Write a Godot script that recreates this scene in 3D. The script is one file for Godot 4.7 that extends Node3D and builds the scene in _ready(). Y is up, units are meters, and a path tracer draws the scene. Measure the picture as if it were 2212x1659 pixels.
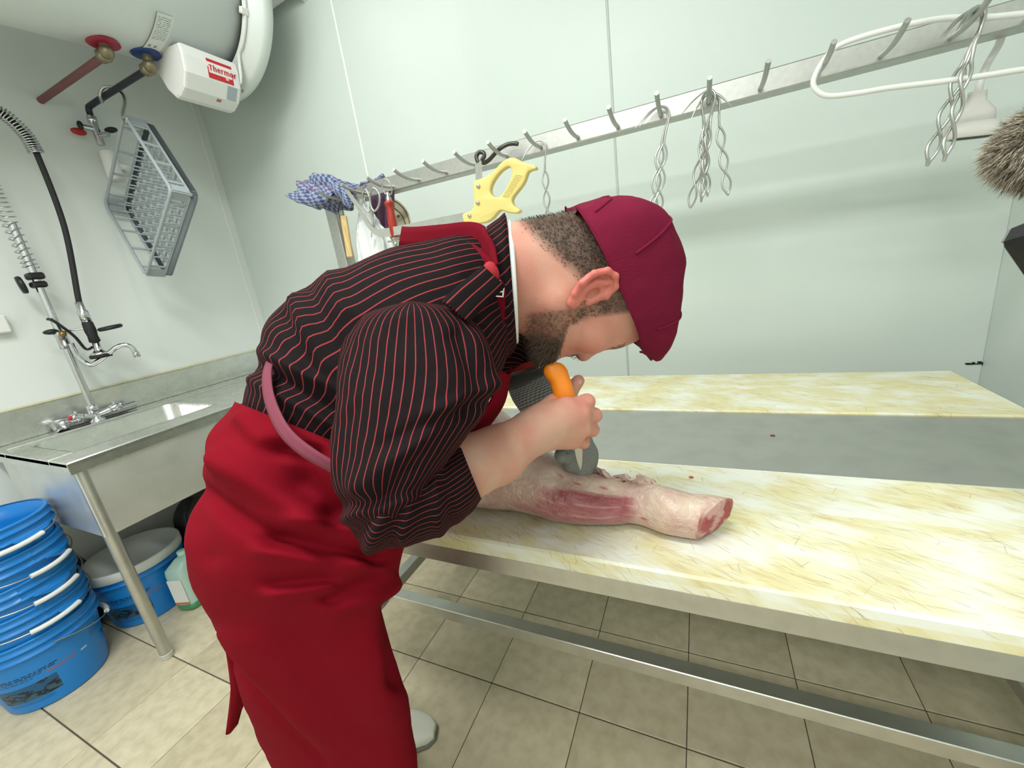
extends Node3D

func _ready():
	# camera
	var cam := Camera3D.new()
	cam.name = "camera"
	cam.position = Vector3(0, 1.326, 0)
	cam.rotation_order = EULER_ORDER_YXZ
	cam.rotation_degrees = Vector3(-15.7179, 25.7111, -7.9471)
	cam.fov = 86.7426
	cam.near = 0.02
	cam.current = true
	add_child(cam)
	# environment: a closed room, so the sky outside is dark
	var env := Environment.new()
	env.background_mode = Environment.BG_COLOR
	env.background_color = Color(0.02, 0.02, 0.02)
	env.tonemap_mode = Environment.TONE_MAPPER_LINEAR
	env.tonemap_exposure = 0.95
	env.sdfgi_enabled = true
	env.ssao_enabled = true
	env.ssil_enabled = true
	var we := WorldEnvironment.new()
	we.name = "environment"
	we.environment = env
	add_child(we)
	make_materials()
	ceiling_lamp(V(-0.6, 3.06, 0.15), 1.5, 0.3, 4.6)
	ceiling_lamp(V(-1.5, 3.06, -0.85), 1.2, 0.16, 1.1)
	ceiling_lamp(V(-0.4, 3.06, 1.6), 1.5, 0.3, 4.0)
	room()
	table()
	meat()
	rail()
	right_side()
	heater()
	sink()
	tap()
	rack()
	buckets()
	man()


# ---------------------------------------------------------------- helpers
func V(x, y, z) -> Vector3:
	return Vector3(x, y, z)

var used := {}

func numbered(called: String) -> String:
	var k: int = used.get(called, -1) + 1
	used[called] = k
	return called if k == 0 else "%s_%03d" % [called, k]

func thing(called, label, category, group = "", at := Vector3.ZERO) -> Node3D:
	var o := Node3D.new()
	o.name = numbered(called)
	add_child(o)
	o.position = at
	tag(o, label, category, group)
	return o

func tag(o, label, category = "", group = "", kind = ""):
	if label: o.set_meta("label", label)
	if category: o.set_meta("category", category)
	if group: o.set_meta("group", group)
	if kind: o.set_meta("kind", kind)
	return o

func S(smooth := true) -> SurfaceTool:
	var st := SurfaceTool.new()
	st.begin(Mesh.PRIMITIVE_TRIANGLES)
	st.set_smooth_group(0 if smooth else -1)
	return st

func obj(called, st: SurfaceTool, m: Material, parent: Node = null, at := Vector3.ZERO) -> MeshInstance3D:
	st.generate_normals()
	var o := MeshInstance3D.new()
	o.mesh = st.commit()
	o.mesh.surface_set_material(0, m)
	o.position = at
	if parent == null or parent == self:
		o.name = numbered(called)
		add_child(o)
	else:
		var k: int = parent.get_meta("_n_" + called, -1) + 1
		parent.set_meta("_n_" + called, k)
		o.name = called if k == 0 else "%s_%03d" % [called, k]
		parent.add_child(o, true)
	return o

func again(src: MeshInstance3D, called, parent: Node, xf: Transform3D, m: Material = null) -> MeshInstance3D:
	var o := MeshInstance3D.new()
	o.mesh = src.mesh
	if m: o.material_override = m
	var k: int = parent.get_meta("_n_" + called, -1) + 1
	parent.set_meta("_n_" + called, k)
	o.name = called if k == 0 else "%s_%03d" % [called, k]
	parent.add_child(o, true)
	o.transform = xf
	return o

func vert(st, p, u):
	st.set_uv(u)
	st.add_vertex(p)

func tri(st, a, b, c, ua := Vector2.ZERO, ub := Vector2.ZERO, uc := Vector2.ZERO):   # counter-clockwise from outside
	vert(st, a, ua)
	vert(st, c, uc)
	vert(st, b, ub)

func quad(st, a, b, c, d, ua := Vector2.ZERO, ub := Vector2.RIGHT, uc := Vector2.ONE, ud := Vector2.DOWN):
	tri(st, a, b, c, ua, ub, uc)
	tri(st, a, c, d, ua, uc, ud)

func face(st, ps: Array, out: Vector3):      # a convex polygon, turned so that it faces out; UVs in metres
	var n: Vector3 = (ps[1] - ps[0]).cross(ps[2] - ps[0])
	if n.length() < 1e-12 and ps.size() > 3: n = (ps[2] - ps[0]).cross(ps[3] - ps[0])
	var q := ps.duplicate()
	if n.dot(out) < 0: q.reverse()
	var a := Vector3.RIGHT
	var b := Vector3.UP
	var an := out.abs()
	if an.y >= an.x and an.y >= an.z: b = Vector3.BACK
	elif an.x >= an.z: a = Vector3.BACK
	for i in range(1, q.size() - 1):
		tri(st, q[0], q[i], q[i + 1], Vector2(q[0].dot(a), -q[0].dot(b)), Vector2(q[i].dot(a), -q[i].dot(b)), Vector2(q[i + 1].dot(a), -q[i + 1].dot(b)))

func box(st, c: Vector3, size: Vector3, bev := 0.002, basis := Basis()):     # a chamfered box
	var h := size / 2
	bev = minf(bev, minf(h.x, minf(h.y, h.z)) * 0.9)
	var cor = func(s: Vector3, axis: int) -> Vector3:
		var p := Vector3(s.x * (h.x - bev), s.y * (h.y - bev), s.z * (h.z - bev))
		p[axis] = s[axis] * h[axis]
		return c + basis * p
	for ax in 3:
		var a1 := (ax + 1) % 3
		var a2 := (ax + 2) % 3
		for s in [-1.0, 1.0]:
			var ps := []
			for t in [[-1.0, -1.0], [1.0, -1.0], [1.0, 1.0], [-1.0, 1.0]]:
				var sg := Vector3.ZERO
				sg[ax] = s
				sg[a1] = t[0]
				sg[a2] = t[1]
				ps.append(cor.call(sg, ax))
			var o := Vector3.ZERO
			o[ax] = s
			face(st, ps, basis * o)
		if bev > 0:
			for s1 in [-1.0, 1.0]:
				for s2 in [-1.0, 1.0]:
					var e1 := Vector3.ZERO
					var e2 := Vector3.ZERO
					e1[a1] = s1; e1[a2] = s2; e1[ax] = -1.0
					e2[a1] = s1; e2[a2] = s2; e2[ax] = 1.0
					var o := Vector3.ZERO
					o[a1] = s1; o[a2] = s2
					face(st, [cor.call(e1, a1), cor.call(e2, a1), cor.call(e2, a2), cor.call(e1, a2)], basis * o)
	if bev > 0:
		for sx in [-1.0, 1.0]:
			for sy in [-1.0, 1.0]:
				for sz in [-1.0, 1.0]:
					var sg := Vector3(sx, sy, sz)
					face(st, [cor.call(sg, 0), cor.call(sg, 1), cor.call(sg, 2)], basis * sg)

func box2(st, a: Vector3, b: Vector3, bev := 0.002):
	box(st, (a + b) / 2, (b - a).abs(), bev)

func bar(st, a: Vector3, b: Vector3, w: float, h: float, bev := 0.001, up := Vector3.UP):    # a box from a to b, w wide, h along up
	var z := (b - a).normalized()
	var x := up.cross(z).normalized()
	var y := z.cross(x)
	box(st, (a + b) / 2, Vector3(w, h, a.distance_to(b)), bev, Basis(x, y, z))

func cr(pts: Array, k: int) -> Array:        # Catmull-Rom through the points (Vector3, Vector2, float)
	var out := []
	var n := pts.size()
	for i in n - 1:
		var p0 = pts[maxi(i - 1, 0)]
		var p1 = pts[i]
		var p2 = pts[i + 1]
		var p3 = pts[mini(i + 2, n - 1)]
		for j in k:
			var t := float(j) / k
			out.append(p1 + (p2 - p0) * (0.5 * t) + (p0 * 2.0 - p1 * 5.0 + p2 * 4.0 - p3) * (0.5 * t * t) + (p1 * 3.0 - p0 - p2 * 3.0 + p3) * (0.5 * t * t * t))
	out.append(pts[n - 1])
	return out

func crc(pts: Array, k: int) -> Array:       # the same, closed
	var q := pts.duplicate()
	var n := pts.size()
	q.push_front(pts[n - 1])
	q.append(pts[0])
	q.append(pts[1])
	return cr(q, k).slice(k, k * (n + 1))

func frames(pts: Array) -> Array:            # parallel transport: [tangent, x, y] for each point
	var out := []
	var x := Vector3.ZERO
	for i in pts.size():
		var t: Vector3 = (pts[mini(i + 1, pts.size() - 1)] - pts[maxi(i - 1, 0)]).normalized()
		if i == 0:
			x = t.cross(Vector3.UP if absf(t.y) < 0.9 else Vector3.RIGHT).normalized()
		else:
			x = (x - t * x.dot(t)).normalized()
		out.append([t, x, t.cross(x)])
	return out

func tube(st, pts: Array, r, n := 10, cap := true, flat := 1.0):
	var fr := frames(pts)
	var rings := []
	for i in pts.size():
		var ri: float = r[i] if r is Array else r
		var ring := PackedVector3Array()
		for k in n:
			var a := TAU * k / n
			ring.append(pts[i] + (fr[i][1] * cos(a) + fr[i][2] * sin(a) * flat) * ri)
		rings.append(ring)
	loft(st, rings, cap, cap)

func loft(st, rings: Array, cap0 := true, cap1 := true, us := 1.0, vs := 1.0, closed := true, vk := []):
	var n: int = rings[0].size()
	var m := rings.size()
	var mid := Vector3.ZERO
	var jm := m / 2
	for p in rings[jm]: mid += p
	mid /= n
	var a: Vector3 = rings[jm][0]
	var dirn: Vector3 = (rings[jm][1] - a).cross(rings[mini(jm + 1, m - 1)][0] - rings[maxi(jm - 1, 0)][0])
	var fl := dirn.dot(a - mid) < 0
	for j in m - 1:
		var v0: float = (vk[j] if vk.size() else vs * j / (m - 1.0))
		var v1: float = (vk[j + 1] if vk.size() else vs * (j + 1) / (m - 1.0))
		for i in (n if closed else n - 1):
			var i2 := (i + 1) % n
			var u0 := us * i / n
			var u1 := us * (i + 1) / n
			if fl:
				quad(st, rings[j + 1][i], rings[j + 1][i2], rings[j][i2], rings[j][i], Vector2(u0, v1), Vector2(u1, v1), Vector2(u1, v0), Vector2(u0, v0))
			else:
				quad(st, rings[j][i], rings[j][i2], rings[j + 1][i2], rings[j + 1][i], Vector2(u0, v0), Vector2(u1, v0), Vector2(u1, v1), Vector2(u0, v1))
	if closed:
		if cap0: fan(st, rings[0], rings[mini(1, m - 1)])
		if cap1: fan(st, rings[m - 1], rings[maxi(m - 2, 0)])

func fan(st, ring, inner):
	var c := Vector3.ZERO
	var ci := Vector3.ZERO
	for p in ring: c += p
	for p in inner: ci += p
	c /= ring.size()
	ci /= inner.size()
	var n: int = ring.size()
	st.set_smooth_group(1)
	for i in n:
		var b: Vector3 = ring[i]
		var d: Vector3 = ring[(i + 1) % n]
		if (b - c).cross(d - c).dot(c - ci) >= 0: tri(st, c, b, d)
		else: tri(st, c, d, b)
	st.set_smooth_group(0)

func sheet(st, rows: Array, thick := 0.0, us := 1.0, vs := 1.0):   # a cloth sheet from a grid of points; with thickness it has two faces and a rim
	var m := rows.size()
	var n: int = rows[0].size()
	if thick <= 0.0:
		for j in m - 1:
			for i in n - 1:
				quad(st, rows[j][i], rows[j][i + 1], rows[j + 1][i + 1], rows[j + 1][i], Vector2(us * i / (n - 1), vs * j / (m - 1)), Vector2(us * (i + 1) / (n - 1), vs * j / (m - 1)), Vector2(us * (i + 1) / (n - 1), vs * (j + 1) / (m - 1)), Vector2(us * i / (n - 1), vs * (j + 1) / (m - 1)))
		return
	var back := []
	for j in m:
		var r := []
		for i in n:
			var du: Vector3 = rows[j][mini(i + 1, n - 1)] - rows[j][maxi(i - 1, 0)]
			var dv: Vector3 = rows[mini(j + 1, m - 1)][i] - rows[maxi(j - 1, 0)][i]
			r.append(rows[j][i] - du.cross(dv).normalized() * thick)
		back.append(r)
	sheet(st, rows, 0.0, us, vs)
	var rev := []
	for j in m:
		var r: Array = back[j].duplicate()
		r.reverse()
		rev.append(r)
	sheet(st, rev, 0.0, us, vs)
	for i in n - 1:
		quad(st, rows[0][i + 1], rows[0][i], back[0][i], back[0][i + 1])
		quad(st, rows[m - 1][i], rows[m - 1][i + 1], back[m - 1][i + 1], back[m - 1][i])
	for j in m - 1:
		quad(st, rows[j][0], rows[j + 1][0], back[j + 1][0], back[j][0])
		quad(st, rows[j + 1][n - 1], rows[j][n - 1], back[j][n - 1], back[j + 1][n - 1])

func lathe(st, prof: Array, xf := Transform3D(), n := 24, a0 := 0.0, a1 := TAU):    # prof: Vector2(radius, height), outline from below to above
	for j in prof.size() - 1:
		var p: Vector2 = prof[j]
		var q: Vector2 = prof[j + 1]
		for i in n:
			var s := a0 + (a1 - a0) * i / n
			var e := a0 + (a1 - a0) * (i + 1) / n
			var A := xf * Vector3(p.x * cos(s), p.y, -p.x * sin(s))
			var B := xf * Vector3(p.x * cos(e), p.y, -p.x * sin(e))
			var C := xf * Vector3(q.x * cos(e), q.y, -q.x * sin(e))
			var D := xf * Vector3(q.x * cos(s), q.y, -q.x * sin(s))
			var u0 := Vector2(float(i) / n, float(j) / (prof.size() - 1))
			var u1 := Vector2((i + 1.0) / n, (j + 1.0) / (prof.size() - 1))
			if p.x > 1e-6: tri(st, A, B, C, u0, Vector2(u1.x, u0.y), u1)
			if q.x > 1e-6: tri(st, A, C, D, u0, u1, Vector2(u0.x, u1.y))

func extrude(st, poly: Array, xf: Transform3D, depth: float, bev := 0.0):    # poly: Vector2 outline in the local xy plane, extruded along local z from 0 to depth
	var pts := PackedVector2Array(poly)
	if Geometry2D.is_polygon_clockwise(pts): pts.reverse()
	var n := pts.size()
	var ins := PackedVector2Array()
	for i in n:
		var e0 := (pts[i] - pts[(i + n - 1) % n]).normalized()
		var e1 := (pts[(i + 1) % n] - pts[i]).normalized()
		var nn := Vector2(-e0.y - e1.y, e0.x + e1.x)
		nn = nn.normalized() / maxf(0.5, nn.length() / 2.0)
		ins.append(pts[i] + nn * bev)
	var big := PackedVector2Array()
	for q in pts: big.append(q * 1000.0)
	var ix := Geometry2D.triangulate_polygon(big)
	var P3 = func(p: Vector2, z: float) -> Vector3: return xf * Vector3(p.x, p.y, z)
	for k in range(0, ix.size(), 3):
		var a := ins[ix[k]]
		var b := ins[ix[k + 1]]
		var c := ins[ix[k + 2]]
		if (b - a).cross(c - a) < 0:
			var t := b
			b = c
			c = t
		tri(st, P3.call(a, depth), P3.call(b, depth), P3.call(c, depth), a, b, c)
		tri(st, P3.call(a, 0), P3.call(c, 0), P3.call(b, 0), a, c, b)
	for i in n:
		var j := (i + 1) % n
		quad(st, P3.call(pts[i], bev), P3.call(pts[j], bev), P3.call(pts[j], depth - bev), P3.call(pts[i], depth - bev))
		if bev > 0:
			quad(st, P3.call(pts[i], depth - bev), P3.call(pts[j], depth - bev), P3.call(ins[j], depth), P3.call(ins[i], depth))
			quad(st, P3.call(ins[i], 0), P3.call(ins[j], 0), P3.call(pts[j], bev), P3.call(pts[i], bev))

func frame_at(o: Vector3, x: Vector3, y: Vector3) -> Transform3D:
	var bx := x.normalized()
	var bz := bx.cross(y).normalized()
	return Transform3D(Basis(bx, bz.cross(bx), bz), o)

func up_to(o: Vector3, y: Vector3) -> Transform3D:        # local y along the given direction
	var by := y.normalized()
	var bx := by.cross(Vector3.BACK if absf(by.z) < 0.9 else Vector3.RIGHT).normalized()
	return Transform3D(Basis(bx, by, bx.cross(by)), o)

func rod(st, a: Vector3, b: Vector3, r: float, n := 12):
	tube(st, [a, b], r, n)

func ball(st, c: Vector3, r: Vector3, n := 14, basis := Basis()):
	var prof := []
	for i in 11: prof.append(Vector2(maxf(0.0, sin(PI * i / 10.0)), -cos(PI * i / 10.0)))
	prof[0].x = 0.0
	prof[10].x = 0.0
	lathe(st, prof, Transform3D(basis * Basis.from_scale(r), c), n)

func ring_of(c: Vector3, x: Vector3, y: Vector3, n := 20, p := 2.0) -> PackedVector3Array:      # a superellipse
	var out := PackedVector3Array()
	for i in n:
		var a := TAU * i / n
		var ca := cos(a)
		var sa := sin(a)
		out.append(c + x * (signf(ca) * pow(absf(ca), 2.0 / p)) + y * (signf(sa) * pow(absf(sa), 2.0 / p)))
	return out

# ---------------------------------------------------------------- materials
var M := {}

func mat(r, g, b, rough := 0.6, metal := 0.0) -> StandardMaterial3D:       # sRGB 0..255
	var m := StandardMaterial3D.new()
	m.albedo_color = Color(r / 255.0, g / 255.0, b / 255.0)
	m.roughness = rough
	m.metallic = metal
	return m

func noise(freq: float, sd := 1, oct := 4, kind := FastNoiseLite.TYPE_SIMPLEX_SMOOTH) -> FastNoiseLite:
	var f := FastNoiseLite.new()
	f.noise_type = kind
	f.frequency = freq
	f.seed = sd
	f.fractal_octaves = oct
	return f

func ntex(freq: float, ramp: Array, size := 512, sd := 1, oct := 4) -> NoiseTexture2D:
	var t := NoiseTexture2D.new()
	t.width = size
	t.height = size
	t.seamless = true
	t.noise = noise(freq, sd, oct)
	if ramp.size():
		var g := Gradient.new()
		var off := PackedFloat32Array()
		var cs := PackedColorArray()
		for i in ramp.size():
			off.append(i / (ramp.size() - 1.0))
			cs.append(Color(ramp[i][0] / 255.0, ramp[i][1] / 255.0, ramp[i][2] / 255.0))
		g.offsets = off
		g.colors = cs
		t.color_ramp = g
	return t

func tripl(m: StandardMaterial3D, sc, world := true):
	m.uv1_triplanar = true
	m.uv1_world_triplanar = world
	m.uv1_scale = sc if sc is Vector3 else Vector3.ONE * sc
	return m

func bump(m: StandardMaterial3D, tex: Texture2D, cm: float):
	m.heightmap_enabled = true
	m.heightmap_texture = tex
	m.heightmap_scale = cm
	return m

func steel(tone := 175.0, rough := 0.35, sd := 3, sc := 3.0) -> StandardMaterial3D:
	var m := mat(255, 255, 255, 1.0, 1.0)
	var lo := tone * 0.96
	m.albedo_texture = ntex(0.008, [[lo, lo, lo * 0.98], [tone, tone, tone * 0.98], [tone * 1.02, tone * 1.02, tone * 1.0]], 512, sd, 5)
	m.roughness_texture = ntex(0.02, [[255 * rough * 0.94, 0, 0], [255 * rough * 1.08, 0, 0]], 256, sd + 1, 4)
	m.roughness_texture_channel = BaseMaterial3D.TEXTURE_CHANNEL_RED
	tripl(m, sc)
	return m

func make_materials():
	M.wall = mat(214, 223, 219, 0.4)
	M.wall.albedo_texture = ntex(0.004, [[244, 246, 244], [255, 255, 255]], 256, 11, 3)
	tripl(M.wall, 0.5)
	M.wall_grey = mat(228, 232, 229, 0.5)
	M.ceiling = mat(225, 228, 224, 0.8)
	M.seam = mat(245, 248, 245, 0.4)
	M.seam_dark = mat(190, 198, 190, 0.4)
	M.grout = mat(92, 82, 76, 0.9)
	M.steel = steel(212, 0.34)
	M.steel_dull = steel(192, 0.45, 9, 4.0)
	M.steel_dark = steel(105, 0.5, 14, 8.0)
	M.chrome = mat(205, 205, 208, 0.14, 1.0)
	M.iron = mat(84, 82, 80, 0.4, 0.9)
	M.zinc = mat(196, 196, 192, 0.28, 1.0)
	M.white_paint = mat(226, 232, 230, 0.35)
	M.white_plastic = mat(232, 232, 230, 0.4)
	M.grey_plastic = mat(165, 173, 178, 0.5)
	M.black = mat(22, 22, 24, 0.45)
	M.black_rubber = mat(30, 30, 32, 0.7)
	M.red = mat(196, 26, 40, 0.4)
	M.lamp = mat(255, 255, 250, 0.5)
	M.lamp.emission_enabled = true
	M.lamp.emission = Color(1, 1, 0.97)
	M.lamp.emission_energy_multiplier = 4.0


# ---------------------------------------------------------------- the room
const XL := -2.70
const XR := 0.885
const ZB := -1.87
const ZF := 2.6
const YC := 3.12

func ceiling_lamp(at: Vector3, long: float, wide: float, energy: float):
	var nth: int = used.get("ceiling_lamp", -1) + 1
	var t := thing("ceiling_lamp", ["long white ceiling lamp panel over the butcher table", "narrow white ceiling lamp beside the water heater", "white ceiling lamp panel over the front of the room"][nth], "lamp", "", at)
	var st := S(false)
	box(st, V(0, 0.025, 0), V(long + 0.04, 0.05, wide + 0.04), 0.004)
	obj("housing", st, M.white_paint, t)
	st = S(false)
	box(st, V(0, -0.006, 0), V(long, 0.012, wide), 0.003)
	obj("diffuser", st, M.lamp, t)
	var l := AreaLight3D.new()
	l.name = "lamp_light"
	l.area_size = Vector2(long, wide)
	l.area_normalize_energy = true
	l.light_energy = energy
	l.light_color = Color(0.99, 1.0, 0.99)
	l.shadow_enabled = true
	l.set("area_range", 12.0)
	t.add_child(l)
	l.position = V(0, -0.02, 0)
	l.rotation_degrees = V(-90, 0, 0)

func structure(o):
	o.set_meta("kind", "structure")
	return o

func room():
	var st := S(false)
	box2(st, V(XL - 0.1, -0.12, ZB - 0.1), V(XR + 0.1, -0.004, ZF + 0.1), 0.0)
	var fl = structure(obj("floor", st, M.grout))
	tag(fl, "beige square ceramic tile floor with dark grout lines")
	# tiles, one by one
	var tiles := []
	for k in 4:
		var m := mat(255, 255, 255, 0.42)
		var d := 5.0 * k
		m.albedo_texture = ntex(0.012, [[196 - d, 184 - d, 156 - d], [210 - d, 198 - d, 170 - d], [219 - d, 208 - d, 182 - d]], 512, 20 + k, 5)
		m.roughness_texture = ntex(0.02, [[90, 0, 0], [130, 0, 0]], 256, 40 + k, 3)
		m.roughness_texture_channel = BaseMaterial3D.TEXTURE_CHANNEL_RED
		m.roughness = 1.0
		bump(m, ntex(0.05, [], 256, 31 + k, 3), 0.012)
		tripl(m, 3.0)
		tiles.append(m)
	var pitch := 0.3027
	var proto: MeshInstance3D = null
	var rng := RandomNumberGenerator.new()
	rng.seed = 5
	for i in range(-6, 7):
		for j in range(-3, 7):
			var x0 := -0.947 + i * pitch
			var z0 := -1.163 + (j - 0) * pitch
			var xa := maxf(x0 + 0.0012, XL)
			var xb := minf(x0 + pitch - 0.0012, XR)
			var za := maxf(z0 + 0.0022, ZB)
			var zb := minf(z0 + pitch - 0.0022, ZF)
			if xb - xa < 0.02 or zb - za < 0.02: continue
			var whole := absf(xb - xa - pitch + 0.0024) < 1e-4 and absf(zb - za - pitch + 0.0044) < 1e-4
			var c := V((xa + xb) / 2, -0.004, (za + zb) / 2)
			var o: MeshInstance3D
			if whole and proto:
				o = again(proto, "tile", fl, Transform3D(Basis(), c), tiles[rng.randi() % 4])
			else:
				st = S(false)
				box(st, Vector3.ZERO, V(xb - xa, 0.008, zb - za), 0.0012)
				o = obj("tile", st, tiles[rng.randi() % 4], fl, c)
				if whole: proto = o
	st = S(false)
	box2(st, V(XL, -0.004, -1.163 + 7 * pitch), V(XR, 0.0, ZF), 0.0)
	tag(obj("tile_field", st, tiles[0], fl), "", "", "", "stuff")
	# walls
	st = S(false)
	box2(st, V(XL - 0.1, 0, ZB - 0.1), V(XR + 0.1, YC, ZB - 0.012), 0.0)
	var wb = structure(obj("wall_back", st, M.wall))
	tag(wb, "glossy white panelled back wall behind the butcher table")
	var s1: float = -1.563
	var s2: float = -0.298
	var cuts := [XL, s1, s2, XR]
	for k in 3:
		st = S(false)
		box2(st, V(cuts[k] + (0.004 if k else 0.0), 0, ZB - 0.012), V(cuts[k + 1] - (0.004 if k < 2 else 0.0), YC, ZB), 0.0015)
		obj("panel", st, M.wall, wb)
	for x in [s1, s2]:
		st = S(true)
		tube(st, [V(x, 0, ZB - 0.003), V(x, YC, ZB - 0.003)], 0.0055, 8)
		obj("joint_strip", st, M.seam if x == s1 else M.seam_dark, wb)
	st = S(false)
	box2(st, V(XL - 0.1, 0, ZB - 0.1), V(XL, YC, ZF + 0.1), 0.0)
	var wl = structure(obj("wall_left", st, M.wall_grey))
	tag(wl, "pale grey wall behind the sink and the water heater")
	st = S(false)
	box2(st, V(XL, 0.9, ZB + 0.045), V(XL + 0.003, YC, ZB + 0.05), 0.001)
	obj("joint_strip", st, M.seam, wl)
	st = S(false)
	box2(st, V(XR, 0, ZB - 0.1), V(XR + 0.1, YC, ZF + 0.1), 0.0)
	tag(structure(obj("wall_right", st, M.wall)), "plain white wall at the right end of the table")
	st = S(false)
	box2(st, V(XL - 0.1, 0, ZF), V(XR + 0.1, YC, ZF + 0.1), 0.0)
	tag(structure(obj("wall_front", st, M.wall_grey)), "plain pale wall on the near side of the room")
	st = S(false)
	box2(st, V(XL - 0.1, YC, ZB - 0.1), V(XR + 0.1, YC + 0.1, ZF + 0.1), 0.0)
	tag(structure(obj("ceiling", st, M.ceiling)), "plain white ceiling")


# ---------------------------------------------------------------- the butcher table
const TH := 0.84

func board_tex(sd: int, yellow: float) -> ImageTexture:
	var w := 2048
	var h := 640
	var im := Image.create(w, h, false, Image.FORMAT_RGB8)
	var n1 := noise(0.006, sd, 4)
	var n2 := noise(0.02, sd + 7, 3)
	var n3 := noise(0.012, sd + 3, 4)
	for y in h:
		for x in w:
			# streaks run diagonally
			var a := (x * 0.83 + y * 0.55)
			var b := (-x * 0.55 + y * 0.83)
			var s := n2.get_noise_2d(a * 0.35, b * 3.0)
			var t := clampf(n1.get_noise_2d(x, y) * 1.1 + 0.42 + s * 0.38 + yellow, 0.0, 1.0)
			var q := clampf(n3.get_noise_2d(a * 0.6, b * 2.0) * 1.6 - 0.25, 0.0, 1.0) * 0.5
			var c := Color(0.915, 0.92, 0.88).lerp(Color(0.87, 0.83, 0.63), t * 0.9)
			c = c.lerp(Color(0.75, 0.62, 0.42), q * t)
			im.set_pixel(x, y, c)
	var rng := RandomNumberGenerator.new()
	rng.seed = sd
	for i in 3400:
		var px := rng.randf() * w
		var py := rng.randf() * h
		if n1.get_noise_2d(px, py) + 0.35 + yellow < rng.randf() * 0.5: continue
		var ang := 0.62 + rng.randfn() * 0.28
		if rng.randf() < 0.15: ang = rng.randf() * PI
		var dx := cos(ang)
		var dy := sin(ang)
		var ln := rng.randi_range(10, 58)
		var curve := rng.randfn() * 0.006
		var dark := rng.randf() * 0.5 + 0.15
		var tone := Color(0.5, 0.38, 0.2) if rng.randf() < 0.8 else Color(0.35, 0.3, 0.25)
		for k in ln:
			dx += -dy * curve
			dy += dx * curve
			px += dx
			py += dy
			var X := posmod(int(px), w)
			var Y := posmod(int(py), h)
			var e := dark * sin(PI * k / ln)
			im.set_pixel(X, Y, im.get_pixel(X, Y).lerp(tone, e))
	return ImageTexture.create_from_image(im)

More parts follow.
